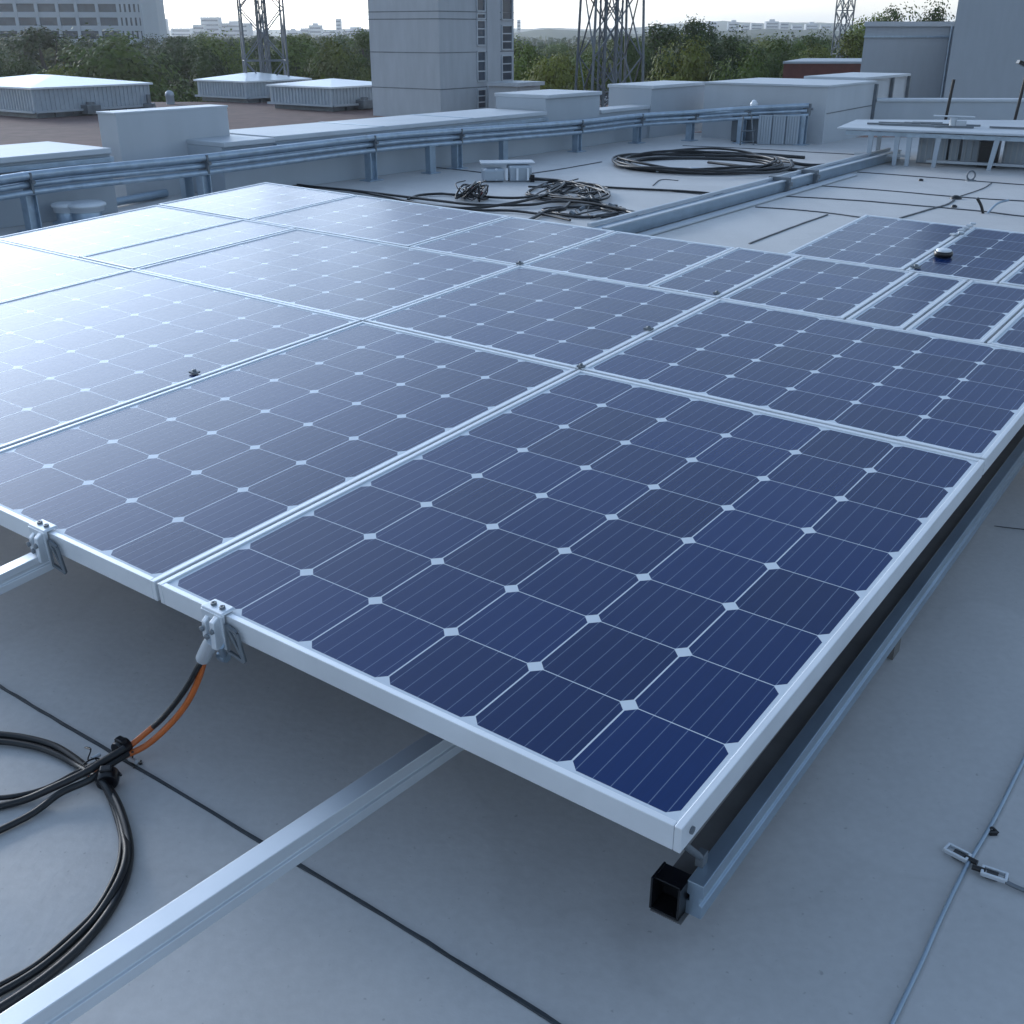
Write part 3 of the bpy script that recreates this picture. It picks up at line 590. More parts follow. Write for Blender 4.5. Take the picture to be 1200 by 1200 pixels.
def tangle(x, y, n, rx, ry, h, label, seed):
    c = G(x, y); t = thing('cable_tangle', c, label, 'cable tangle', 'knots of tangled cable behind the array'); rnd = random.Random(seed)
    for k in range(n):
        a0 = rnd.uniform(0, 6.28); pts = []
        for i in range(7):
            a1 = a0+i*rnd.uniform(.7,1.3); rr_ = rnd.uniform(.35,1)
            pts.append(c+Vector((math.cos(a1)*rx*rr_, math.sin(a1)*ry*rr_, max(.012, rnd.uniform(-.02,1)*h))))
        b = MB(); b.tube(pts, rnd.choice((.006,.008,.011)), 8, 6); b.build('cable', M['black'], t)
    for k in range(3):
        q = c+Vector((rnd.uniform(-rx,rx)*.6, rnd.uniform(-ry,ry)*.5, rnd.uniform(.02,h*.7))); b = MB(); b.cyl(q, q+Vector((rnd.uniform(-.06,.06),.03,.02)), .018)
        b.build('plug', M['redbox'] if seed == 3 else M['galvold'], t)
tangle(667, 228, 12, .46, .9, .07, 'biggest knot of black cable, right of and in front of the junction boxes', 1)
tangle(553, 233, 7, .17, .35, .17, 'small upright knot of black cable left of the junction boxes', 3)
tangle(690, 250, 5, .5, .5, .03, 'flat tangle of cable at the far edge of the array, below the biggest knot', 9)
# coil
c = G(822, 194); t = thing('cable_coil', c, 'large flat coil of black cable lying on the roof left of the low block', 'cable coil'); rnd = random.Random(4)
for k in range(8):
    cx, cy = rnd.uniform(-.12,.12), rnd.uniform(-.15,.15); rx, ry = rnd.uniform(.85,1.12), rnd.uniform(.75,1.15); ph = rnd.uniform(0,6)
    pts = [c+Vector((cx+rx*math.cos(a*math.pi/8), cy+ry*math.sin(a*math.pi/8), .015+.012*k*(.6+.4*math.sin(a+ph)))) for a in range(0, 17)]
    b = MB(); b.tube(pts, .015, 8, 5, caps=False); b.build('loop', M['black'], t)
b = MB(); b.tube([c+Vector(v) for v in ((.2,.9,.03),(.9,.5,.06),(1.3,-.1,.02),(1.9,.0,.02))], .02, 8, 8); b.tube([c+Vector(v) for v in ((.1,.1,.03),(.5,-.5,.04),(1.0,-.6,.02),(1.35,-.35,.02))], .018, 8, 8); b.tube([c+Vector(v) for v in ((.5,1.3,.02),(1.0,1.15,.02),(1.5,.75,.02))], .022, 8, 8); b.build('loose_end', M['black'], t)
b = MB(); b.box(c+Vector((-.5,-.7,.03)), (.35,.16,.05)); b.box(c+Vector((-.2,-.75,.03)), (.12,.1,.06)); b.build('coupling', M['corr'], t, bevel=.01)

# puck and small gear on far panels
p = A(.70, 3.93, 0); p = None or p
d_ = ray(1105, 300); den = d_.dot(AN); tt = (O-Vector((0,0,CAMZ))).dot(AN)/den; p = Vector((0,0,CAMZ))+d_*tt
t = thing('sensor_puck', p, 'black round sensor puck with white top sitting on a far solar panel', 'sensor')
b = MB(); b.lathe(p, [(.038,.0),(.042,.004),(.042,.020),(.038,.024)], 20, AN); b.build('body', M['blackgloss'], t)
b = MB(); b.lathe(p, [(.034,.024),(.034,.030),(.02,.033),(.01,.034)], 20, AN); b.build('cover', M['white'], t)
for (x, y, sc, lab) in ((228,437,.9,'small mid clamp in the gap between the second and third front panels'),(760,386,.9,'small mid clamp in the frame gap right of the middle panel'),(1073,313,1.1,'double mid clamp at the frame crossing near the black puck'),(609,309,.8,'mid clamp at the frame crossing behind the middle panel'),(681,430,.7,'mid clamp at the back left corner of the nearest panel'),(840,344,.7,'mid clamp at the far corner of the middle panel')):
    d_ = ray(x, y); tt = (O-Vector((0,0,CAMZ))).dot(AN)/d_.dot(AN); p = Vector((0,0,CAMZ))+d_*tt
    t = thing('mid_clamp', p, lab, 'clamp', 'mid clamps in the gaps of the array')
    b = MB(); b.box(p+AN*.003, (.036*sc,.028*sc,.006), AU, AV); b.build('plate', M['galvold'], t, bevel=.001)
    b = MB(); b.lathe(p+AN*.006, [(.008*sc,0),(.008*sc,.006),(.003,.007)], 6, AN); b.build('bolt', M['galvold'], t)
# crumpled seal / clamps at far end of the double frame
q = G(1133, 262, .55); t = thing('cable_gland', q, 'lumpy silver fittings at the far end of the double frame line, behind the puck', 'fitting'); rnd = random.Random(2)
b = MB()
for k in range(6): b.box(A(.86+rnd.uniform(-.01,.01), 4.42+k*.06, .006), (.03,.035,.010), AU+AV*rnd.uniform(-.4,.4)); 
b.build('fitting', M['cap'], t, bevel=.004)
q = G(1152, 250, 0); t = thing('wire_stub', q, 'pair of black wire stubs sticking up from the roof behind the puck', 'wire stub')
b = MB(); b.tube([q, q+Vector((-.03,0,.07)), q+Vector((-.08,0,.14))], .014, 8, 4); b.build('wire', M['blackgloss'], t); b = MB(); b.tube([q+Vector((.04,0,.0)), q+Vector((.12,0,.09)), q+Vector((.22,0,.12))], .010, 8, 4); b.build('wire', M['rail'], t)
q = G(1137, 212, 0); t = thing('roof_ring', q, 'small dark ring anchor standing on the roof in front of the platform', 'anchor'); b = MB()
b.tube([q+Vector((.045*math.cos(a), 0, .06+.05*math.sin(a))) for a in [i*math.pi/6 for i in range(13)]], .010, 8, 2); b.box(q+Vector((0,0,.006)), (.10,.08,.012)); b.build('ring', M['galvold'], t)
for x, y, lab in ((1079,212,'tiny dark pebble-like bolt head on the roof, left of the ring anchor'),(1118,243,'tiny dark bolt head between the knot and the wire stubs')):
    q = G(x, y); b = MB(); b.lathe(q, [(.03,0),(.03,.015),(.012,.025)], 8); b.build('bolt_head', M['blackgloss'], loc=q, label=lab, cat='bolt', group='bolt heads on the roof')
q = G(1120,233); b = MB(); b.lathe(q, [(.06,0),(.055,.02),(.02,.035)], 10); b.build('cord_knot', M['black'], loc=q, label='black knot where a curved cord meets the roof seam behind the far panels', cat='knot')

# ------------------------------------------------------------------ low block (long flat housing) right of centre
t, poly, z = block(824, 1022, 963, 100, 169, 0, 'low_block', 'long low flat-topped block with white roof edge behind the end of the pipe rail', 'roof block', cap=.03)
LBC = poly[0]
b = MB(); r_ = poly[1]; l_ = poly[3]
b.beam(V3(LBC,z*.52)-VD*.012+ (r_-LBC)*.03, V3(r_,z*.55)-VD*.0, .012, .014); b.build('conduit', M['galvold'], t)
b = MB(); ee = r_-UD*.03
b.box(V3(r_-UD*.02,z/2-.02), (.06,.06,z-.06), UD); b.build('downpipe', M['galvold'], t)
t = thing('open_frame', V3(r_,0), 'pale box with dark corner posts at the right end of the low block', 'frame')
p0 = r_+UD*.25+VD*.05; p1 = colhit(1043, p0, VD, .7); p2 = colhit(1062, p0, VD, .7)
b = MB(); b.prism([p0, p2, p2+UD*1.0, p0+UD*1.0], .01, z+.0); b.build('wall_body', M['wall_light'], t)
b = MB(); b.prism([p0-UD*.06, p2-UD*.06, p2+UD*1.0, p0+UD*1.0], z, z+.04); b.build('roof', M['cap'], t)
b = MB()
for q in (p1, p2): b.box(V3(q-UD*.04,z/2), (.05,.05,z), UD)
b.beam(V3(p0-UD*.03,z*.45), V3(p1-UD*.03,z*.45), .03, .04); b.build('post', M['galvold'], t)
# upright corrugated boards leaning under the rail end
p = G(887,169); q = G(938,171); d = (q-p).normalized()
t = thing('board_stack', V3(p,0), 'row of upright grey ribbed boards leaning at the end of the pipe rail', 'boards')
for k in range(3):
    a0 = p+(q-p)*(k/3)+Vector((0,.05*k,0)); a1 = p+(q-p)*((k+.9)/3)+Vector((0,.05*k,0)); b = MB()
    b.prism([a0, a1, a1+Vector((0,.03,0)), a0+Vector((0,.03,0))], .002, .42)
    for j in range(5):
        e = a0+(a1-a0)*(j+.5)/5; b.box(V3(e,.21)-Vector((0,.008,0)), (.02,.016,.40), d)
    b.build('board', M['corr'], t)
q = G(872,170); t = thing('floor_stand', q, 'small dark wire stand beside the upright ribbed boards', 'stand'); b = MB()
for dx in (-.06,.14): b.cyl(q+Vector((dx,0,0)), q+Vector((dx*.6,.05,.42)), .012)
for zz in (.05,.2): b.cyl(q+Vector((-.06,0,zz)), q+Vector((.14,0,zz)), .009)
b.build('stand', M['galvold'], t)
q = colhit(893, LBC, UD, .5); q = q-VD*.0
zt = height(124, q.y)
t = thing('small_vent', V3(q-VD*.25, 0), 'small grey machine with a white knob on the ledge in front of the low block', 'machine'); b = MB()
b.box(V3(q-VD*.3,.26), (.55,.3,.5), UD); b.build('body', M['galvold'], t, bevel=.01); b = MB(); b.lathe(V3(q-VD*.3,.51), [(.05,0),(.06,.04),(.03,.09),(.01,.10)]); b.build('knob', M['white'], t)

# right parapet
pl = r_-UD*.05; pr = at(1330, 150, pl.y-.1); pl.z = pr.z = 0; d = (pr-pl).normalized(); nrm = Vector((-d.y,d.x,0)); z = height(116, pl.y)
t = thing('parapet_wall', pl, 'right-hand parapet with thin white coping behind the low platform', 'wall', 'pale parapet sections at the back of the roof')
b = MB(); b.prism([pl, pr, pr+nrm*.3, pl+nrm*.3], .002, z-.04); b.build('wall_body', M['wall'], t)
b = MB(); b.prism([pl-nrm*.03, pr-nrm*.03, pr+nrm*.33, pl+nrm*.33], z-.04, z); b.build('coping', M['cap'], t, bevel=.006)

# low platform
f0, f1 = G(981, 149, .44), G(1290, 161, .44); b0 = G(1003, 140, .44); b1 = G(1290, 141, .44)
f0.z=f1.z=b0.z=b1.z=0
t = thing('low_platform', V3(f0,0), 'low pale platform with a long flat deck on short white legs at the right edge', 'platform')
b = MB(); b.prism([f0, f1, b1, b0], .415, .44); b.build('deck', M['cap'], t, bevel=.006)
d = (f1-f0).normalized(); nn = Vector((-d.y, d.x, 0))
b = MB(); b.beam(V3(f0+d*.1,.375)+nn*.1, V3(f1,.375)+nn*.1, .05, .05); b.build('edge_beam', M['steel'], t)
for k, (x, dx) in enumerate(((1019,0),(1050,.0),(1064,.01),(1098,-.015),(1166,-.04),(1230,0))):
    q = colhit(x, f0+nn*.09, d, .2); b = MB(); b.hexa([V3(q+d*(a_+dx)+nn*c_,.0) for a_,c_ in ((-.025,-.02),(.025,-.02),(.025,.02),(-.025,.02))]+[V3(q+d*a_+nn*c_,.352) for a_,c_ in ((-.032,-.02),(.032,-.02),(.032,.02),(-.032,.02))]); b.build('leg', M['corr'], t, bevel=.003)
for x in (1030,1110,1190):
    q = colhit(x, f0+nn*1.0, d, .2); b = MB(); b.box(V3(q,.2), (.05,.05,.40), d); b.build('leg', M['corr'], t)
b = MB(); b.beam(V3(f0+d*1.1+nn*.35,.05), V3(f1+nn*.35,.05), .10, .03); b.beam(V3(f0+d*.2+nn*.3,.10), V3(f0+d*.9+nn*.3,.10), .05, .03); b.build('lower_shelf', M['cap'], t)
rnd = random.Random(8)
for k, (x0, x1, lab) in enumerate(((1076,1110,'ribbed grey crate under the platform, left one'),(1113,1124,'narrow ribbed crate under the platform between the two wide crates'),(1128,1150,'ribbed grey crate under the platform beside the dark opening'),(1176,1235,'ribbed grey crate under the platform at the right edge'))):
    q0, q1 = colhit(x0, f0+nn*.55, d, .2), colhit(x1, f0+nn*.55, d, .2); t2 = thing('ribbed_crate', V3(q0,0), lab, 'crate', 'ribbed crates under the low platform')
    b = MB(); b.prism([q0, q1, q1+nn*.35, q0+nn*.35], .004, .36); b.build('case', M['corr'], t2)
    b = MB(); n_ = max(2, int((q1-q0).length/.06))
    for j in range(n_): b.box(V3(q0+(q1-q0)*((j+.5)/n_)-nn*.008,.18), (.018,.016,.34), d)
    b.build('rib', M['wall_light'], t2)
q = colhit(1160, f0+nn*.5, d, .2); b = MB(); b.box(V3(q,.16), (.22,.25,.30), d); b.box(V3(q-nn*.13,.2), (.16,.02,.1), d)
b.build('dark_case', M['blackgloss'], loc=V3(q,0), label='black case standing under the platform near the right edge', cat='case')
# clutter on deck
t = thing('deck_fittings', V3(b0,.44), 'flat grey strips and a small pump lying on the platform deck', 'fittings'); b = MB()
for k in range(9):
    q = f0+d*rnd.uniform(.2,2.6)+nn*rnd.uniform(.45,1.1); b.beam(V3(q,.455), V3(q+d*rnd.uniform(.3,.9)+nn*rnd.uniform(-.1,.1),.455), .05, .02)
b.build('strip', M['galvold'], t); q = colhit(1117, f0+nn*.7, d, .5); b = MB(); b.cyl(V3(q,.445), V3(q,.56), .045); b.box(V3(q,.57), (.5,.08,.015), d); b.box(V3(q+d*.1,.49), (.12,.07,.06), d); b.build('pump', M['cap'], t, bevel=.004)
# poles by right parapet
q = at(1110,118,16.8); zt = height(93,16.8); b = MB(); b.cyl(V3(q+Vector((.0,0,0)),.0), V3(q+Vector((.05,0,0)),zt), .022); b.build('vent_pipe', M['blackgloss'], loc=V3(q,0), label='thin black upright pipe behind the right parapet, in front of the tall building', cat='pipe')
q = at(1191,120,16.8); zt = height(74,16.8); t = thing('roof_lamp', V3(q,0), 'small dark lamp post behind the right parapet at the right edge', 'lamp post')
b = MB(); b.cyl(V3(q,0), V3(q+Vector((.08,0,0)),zt), .022); b.build('post', M['blackgloss'], t); b = MB(); b.box(V3(q+Vector((.02,0,0)),zt-.02), (.22,.10,.05), (1,0,-.4)); b.cyl(V3(q+Vector((.08,0,0)),zt), V3(q+Vector((.09,0,0)),zt+.07), .03); b.build('lamp_head', M['blackgloss'], t)

# ------------------------------------------------------------------ HVAC housings on the lower roof
def hvac(xl, xr, xc, ybase, ytop, ypk, label):
    c = G(xc, ybase, LR); l = colhit(xl, c, UD, LR+1); r_ = colhit(xr, c, VD, LR+1); z = height(ytop, c.y, 600)
    t = thing('hvac_housing', V3(c,LR), label, 'hvac unit', 'white-roofed ventilation housings on the lower roof')
    wu, wv = (l-c).length, (r_-c).length; c0 = Vector((c.x,c.y,0))
    b = MB(); b.prism([c0+UD*.15+VD*.15, c0+UD*.15+VD*(wv-.15), c0+UD*(wu-.15)+VD*(wv-.15), c0+UD*(wu-.15)+VD*.15], LR, LR+.35)
    for k in range(int(wv/1.2)+1): b.box(V3(c0+VD*(.1+k*1.2)+UD*.05,LR+.12), (.15,.15,.24), UD)
    b.build('base_frame', M['galvold'], t)
    b = MB(); zb = LR+.3
    pts = []
    def side(a, bdir, L_, out):
        n_ = int(L_/.28); r = []
        for j in range(n_):
            for f, o_ in ((.0,0),(.5,0),(.55,.05),(.95,.05)): r.append(a+bdir*(L_*(j+f)/n_)+out*o_)
        return r
    pts += side(c0, VD, wv, -UD); pts += side(c0+VD*wv, UD, wu, VD); pts += side(c0+VD*wv+UD*wu, -VD, wv, UD); pts += side(c0+UD*wu, -UD, wu, -VD)
    b.prism([(p.x,p.y) for p in pts], zb, z); b.build('wall_body', M['corr'], t)
    b = MB(); o_ = .18; e = [c0-UD*o_-VD*o_, c0-UD*o_+VD*(wv+o_), c0+UD*(wu+o_)+VD*(wv+o_), c0+UD*(wu+o_)-VD*o_]
    m_ = min(wu, wv)/2; zp = height(ypk, c.y)
    if wv > wu: rg = [c0+UD*wu/2+VD*m_, c0+UD*wu/2+VD*(wv-m_)]
    else: rg = [c0+VD*wv/2+UD*m_, c0+VD*wv/2+UD*(wu-m_)]
    vs = [V3(p, z) for p in e]+[V3(p, z+.10) for p in e]+[V3(rg[0], zp), V3(rg[1], zp)]
    if wv > wu: fs = [(4,5,9,8),(6,7,8,9),(5,6,9),(7,4,8)]
    else: fs = [(5,6,9,8),(7,4,8,9),(4,5,8),(6,7,9)]
    b.add(vs, [(3,2,1,0),(0,1,5,4),(1,2,6,5),(2,3,7,6),(3,0,4,7)]+fs); b.build('roof', M['white'], t)
    b = MB(); q = c0+VD*(wv*.42)-UD*.45; b.box(V3(q,LR+.35), (.7,.9,.5), UD); b.cyl(V3(q,LR+.6), V3(q,LR+.75), .25); b.build('fan_box', M['galvold'], t, bevel=.03)
    b = MB(); b.beam(V3(c0-UD*.3-VD*.1,LR+.35), V3(c0-UD*.3+VD*wv,LR+.35), .12, .12); b.beam(V3(c0-UD*.3-VD*.3,LR+.35), V3(c0-VD*.3+UD*wu,LR+.35), .12, .12); b.build('pipe_run', M['corr'], t)
hvac(-60, 166, 43, 139, 105, 92, 'largest ventilation housing with white hipped roof at the left edge')
hvac(242, 352, 290, 121, 97, 87, 'white-roofed ventilation housing directly below the slim lattice mast')
hvac(328, 452, 390, 131, 104, 95, 'white-roofed ventilation housing touching the grey window tower on its left')
# small extras on lower roof
q = G(200, 122, LR); t = thing('roof_cowl', q, 'small round-topped cowl on the lower roof between the ventilation housings', 'vent'); b = MB(); b.lathe(q, [(.28,0),(.28,.5),(.32,.55),(.26,.75),(.14,.85),(.02,.87)], 16); b.build('cowl', M['corr'], t)
for x, y, lab in ((155,127,'dark low duct elbow beside the largest ventilation housing'),(905,0,None)):
    if not lab: continue
    q = G(176, 131, LR); b = MB(); b.box(q+Vector((0,0,.25)), (.6,.6,.5)); b.cyl(q+Vector((0,0,.5)), q+Vector((0,0,1.0)), .14); b.build('duct_elbow', M['galvold'], loc=q, label=lab, cat='duct', bevel=.05)

# ------------------------------------------------------------------ grey window tower
c = G(517, 140, LR); l = colhit(432, c, UD, 2); r_ = colhit(602, c, VD, 2); zt = 14.0
t = thing('stair_tower', V3(c,LR), 'grey block tower with two columns of narrow windows, right of the white-roofed housings', 'tower')
c0 = Vector((c.x,c.y,0)); wu, wv = (l-c0).length, (r_-c0).length
b = MB(); b.prism([c0, c0+VD*wv, c0+VD*wv+UD*wu, c0+UD*wu], LR, zt); b.build('wall_body', M['wall_light'], t)
b = MB()
for y in (13, 22, 62, 105):
    z = height(y, c.y); g = .05
    b.prism([c0-UD*.012-VD*.012, c0-UD*.012+VD*(wv+.012), c0+VD*(wv+.012), c0+VD*(wv+.0)+VD*.001, c0+VD*wv-VD*.0, c0+UD*.0-VD*.0, c0+UD*wu, c0+UD*wu-VD*.012], z-g/2, z+g/2)
b.build('joint_line', M['galvold'], t)
def win_on(x0, x1, y0, y1, panes=2):
    a0, a1 = colhit(x0, c0-UD*.03, VD, 1), colhit(x1, c0-UD*.03, VD, 1)
    D = (a0.y+a1.y)/2; z1, z0 = height(y0, D), height(y1, D)
    if y0 <= 0: z1 += 1.2
    b = MB(); fr = .07; fd = .10
    L_ = (a1-a0).length
    b.beam(V3(a0,z1), V3(a1,z1), fd, fr); b.beam(V3(a0,z0), V3(a1,z0), fd, fr)
    for e in (a0, a1): b.box(V3(e,(z0+z1)/2), (fr, fd, z1-z0-fr), VD)
    for k in range(1, panes): b.beam(V3(a0,z0+(z1-z0)*k/panes+.0), V3(a1,z0+(z1-z0)*k/panes), fd*.7, fr*.9)
    w = b.build('window', M['cap'], t)
    b = MB(); b.prism([a0+UD*.02, a1+UD*.02, a1+UD*.06, a0+UD*.06], z0, z1); b.build('pane', M['glassdark'], w)
for y0, y1, n_ in ((0,13,1),(16,22,1),(24,53,3),(60,95,3),(105,127,3)): win_on(559, 568.5, y0, y1, n_)
for y0, y1, n_ in ((0,23,2),(30,58,3),(65,94,3),(96,111,1)): win_on(588, 600, y0, y1, n_)
b = MB(); a0, a1 = colhit(571, c0-UD*.05, VD, 1), colhit(586, c0-UD*.05, VD, 1); b.prism([a0, a1, a1+UD*.05, a0+UD*.05], LR, zt-.1); b.build('pilaster', M['wall_light'], t)
# shed beside tower
q = G(606, 140, LR); 
t = thing('roof_shed', q, 'small pale shed with ribbed door just right of the window tower', 'shed'); zz = height(97, q.y); wS = 2.2
b = MB(); b.prism([q, q+VD*wS, q+VD*wS+UD*2, q+UD*2], LR, zz-.2); b.build('wall_body', M['wall_light'], t)
b = MB(); b.prism([q-UD*.2-VD*.2, q+VD*(wS+.2)-UD*.2, q+VD*(wS+.2)+UD*2, q+UD*2-VD*.2], zz-.2, zz); b.build('roof', M['cap'], t)
b = MB(); b.prism([q-UD*.03+VD*.3, q-UD*.03+VD*1.4, q+VD*1.4-UD*.005, q+VD*.3-UD*.005], LR+.05, zz-.5); b.build('door', M['brick'], t)

# ------------------------------------------------------------------ tall building at right (two blocks)
D0 = 58
for (x0, x1, yt, D, lab, zb) in ((1011, 1118, 31, 58, 'lower of the two plain grey wall blocks at the upper right, with thin coping', LR),(1114, 1330, -260, 54, 'tall plain grey tower block filling the upper right corner', LR)):
    p0, p1 = at(x0, 60, D), at(x1, 60, D); p0.z = p1.z = 0; z = height(yt, D) if yt > 0 else 16
    t = thing('grey_building', V3(p0,zb), lab, 'building', 'plain grey buildings at the upper right')
    b = MB(); b.prism([p0, p1, p1+Vector((4.6,9,0)), p0+Vector((4.2,9,0))], zb, z); b.build('wall_body', M['wall'], t)
    b = MB(); b.prism([p0+Vector((-.12,-.12,0)), p1+Vector((.0,-.12,0)), p1+Vector((4.6,9,0)), p0+Vector((4.1,9.1,0))], z, z+.22); b.build('coping', M['cap'], t)
    if yt > 0:
        b = MB(); b.prism([p0+Vector((-.06,-.08,0)), p1+Vector((-.2,-.08,0)), p1+Vector((-.2,0,0)), p0], z-.5, z-.42); q = at(1111,60,D-.1); b.cyl(V3(q,LR), V3(q,z), .06); b.build('downpipe', M['steel'], t)
p0, p1 = at(918, 80, 85), at(1040, 80, 85); p0.z = p1.z = 0; z = height(72, 85)
t = thing('brick_building', V3(p0,GZ), 'dark red brick building top left of the plain grey blocks, in front of the trees', 'building')
b = MB(); b.prism([p0, p1, p1+Vector((4,10,0)), p0+Vector((4,10,0))], GZ, z-.15); b.build('wall_body', M['brick'], t)
b = MB(); b.prism([p0-Vector((.1,.1,0)), p1+Vector((.1,-.1,0)), p1+Vector((4.1,10,0)), p0+Vector((3.9,10,0))], z-.15, z); b.build('coping', M['wall'], t)

# ------------------------------------------------------------------ lattice masts
def lattice(xc, ybase, D, wpx_base, wpx_top, ztop, label, core=.35, zb=LR, step=2.2, rleg=.10, core_n=3, curvy=True):
    c = at(xc, ybase, D); c.z = zb; t = thing('lattice_mast', c, label, 'lattice mast', 'steel lattice masts against the sky'); sc = D/F
    wb, wt = wpx_base*sc/2, wpx_top*sc/2
    zref = height(0, D)
    def w(z): return wb+(wt-wb)*min(1.6, (z-zb)/(zref-zb))
    sg = [(1,1),(-1,1),(-1,-1),(1,-1)]; dx, dy = Vector((.96,.28,0)), Vector((-.28,.96,0))
    def pt(k, z): a, b_ = sg[k%4]; return Vector((c.x,c.y,0))+dx*a*w(z)+dy*b_*w(z)*.9+Vector((0,0,z))
    for k in range(4):
        b = MB(); b.cyl(pt(k,zb), pt(k,ztop), rleg, rleg*.7, 8); b.build('leg', M['galvold'], t)
    b = MB(); z = zb; i = 0
    while z < ztop-step:
        for k in range(4):
            b.cyl(pt(k,z), pt(k+1,z+step), rleg*.55, n=6); b.cyl(pt(k+1,z), pt(k,z+step), rleg*.5, n=6)
            if i%2 == 0: b.cyl(pt(k,z), pt(k+1,z), rleg*.5, n=6)
            if k%2 == 0: b.cyl((pt(k,z)+pt(k+1,z+step))/2, Vector((c.x,c.y,z+step*.9)), rleg*.5, n=6)
        z += step; i += 1
    b.build('bracing', M['galvold'], t)
    if core:
        b = MB(); rnd = random.Random(int(xc))
        for k in range(core_n*2):
            a = k*2*math.pi/(core_n*2); o_ = Vector((math.cos(a)*core, math.sin(a)*core, 0)); b.cyl(c+o_, V3(c+o_*.8, ztop), rleg*.75, n=6)
        z = zb
        while z < ztop:
            for k in range(core_n*2):
                a = k*math.pi/core_n; a2 = a+math.pi/core_n
                b.cyl(V3(c+Vector((math.cos(a)*core,math.sin(a)*core,0)),z), V3(c+Vector((math.cos(a2)*core,math.sin(a2)*core,0)),z+core*1.6), rleg*.4, n=5)
            z += core*1.6
        b.build('core', M['galvold'], t)
    b = MB(); b.prism([c+dx*wb*1.1*a+dy*wb*1.0*b2 for a, b2 in sg], zb, zb+.25); b.build('footing', M['brick'], t)
    return t
lattice(713, 117, 62, 60, 48, 13, 'big lattice mast with a dense core right of the window tower', .62, step=3.3, rleg=.075)
lattice(313, 100, 84, 44, 44, 17, 'slim lattice mast standing behind the ventilation housings at left', .40, GZ, step=3.4, rleg=.085)
lattice(983, 75, 130, 12, 14, 14, 'thin distant lattice mast in front of the hills at right', 0, GZ, 2.2, .10)
# cable clutter and pale sacks at the foot of the big mast
q = G(722, 124, LR); t = thing('foot_clutter', q, 'heap of cables and pale sacks at the foot of the big lattice mast', 'clutter'); rnd = random.Random(5)
b = MB()
for k in range(14):
    p = q+Vector((rnd.uniform(-1.8,2.4), rnd.uniform(-1,1), 0)); b.tube([p+Vector((rnd.uniform(-.7,.7),rnd.uniform(-.5,.5),rnd.uniform(.1,.9))) for _ in range(4)], .05, 6, 4)
b.build('cable', M['galvold'], t)
b = MB()
for k in range(7): p = q+Vector((rnd.uniform(-.5,3), rnd.uniform(-.5,.8), .35)); b.lathe(p, [(.1,-.3),(.45,-.2),(.5,.05),(.3,.25),(.05,.32)], 9, Vector((rnd.uniform(-.3,.3),rnd.uniform(-.3,.3),1)))
b.build('sack', M['cap'], t)
b = MB(); p0 = G(748,127,LR); p1 = G(776,122,LR); b.prism([p0, p1, p1+Vector((0,1.5,0)), p0+Vector((0,1.5,0))], LR, LR+.35); b.build('brick_curb', M['brick'], loc=p0, label='low red curb beside the foot of the big lattice mast', cat='curb')

# ------------------------------------------------------------------ high-rise at upper left
D = 300; p0, p1 = at(-260, 30, 285), at(166, 30, 300); p0.z = p1.z = 0; e = (p1-p0).normalized(); nn = Vector((-e.y, e.x, 0))
pr = at(186, 30, 312); pr.z = 0
t = thing('highrise', V3(p1,GZ), 'large white office high-rise with rows of dark windows at the upper left', 'building')
b = MB(); b.prism([p0, p1, pr, pr+nn*18, p0+nn*18], GZ, 36); b.build('wall_body', M['tower_conc'], t)
ysr = [-34,-22,-10,2.5,14,27.5,41]; pitch = 13*300/F; z41 = height(41, 300)
fr = MB(); k = 0
zc = [z41+i*pitch for i in range(-2, 8)]
for z in zc:
    a, b2 = p0-nn*.0, p1
    fr.prism([a-nn*.45, b2-nn*.45, b2, a], z+pitch*.30, z+pitch*.70)
xs = [-235,-210,-185,-160,-133,-108,-83,-58,-32,-5,19.5,44,68.5,90.5,115,139.5]
for x in xs:
    q = colhit(x, p0, e, 5); fr.box(V3(q-nn*.35, 8), (.75,.7,54), e)
for x in (145,150.5,156,161.5,166): 
    q = colhit(x, p0, e, 5); fr.box(V3(q-nn*.3, 8), (.62,.62,54), e)
fr.build('facade_frame', M['tower_conc'], t)
edges = xs+[145,150.5,156,161.5,165.5]
for z in zc[1:6]:
    for i in range(7, len(edges)-1):
        a, b2 = colhit(edges[i], p0, e, 5), colhit(edges[i+1], p0, e, 5)
        b = MB(); b.prism([a-nn*.1, b2-nn*.1, b2, a], z-pitch*.34, z+pitch*.34); b.build('window', M['glassdark'], t)

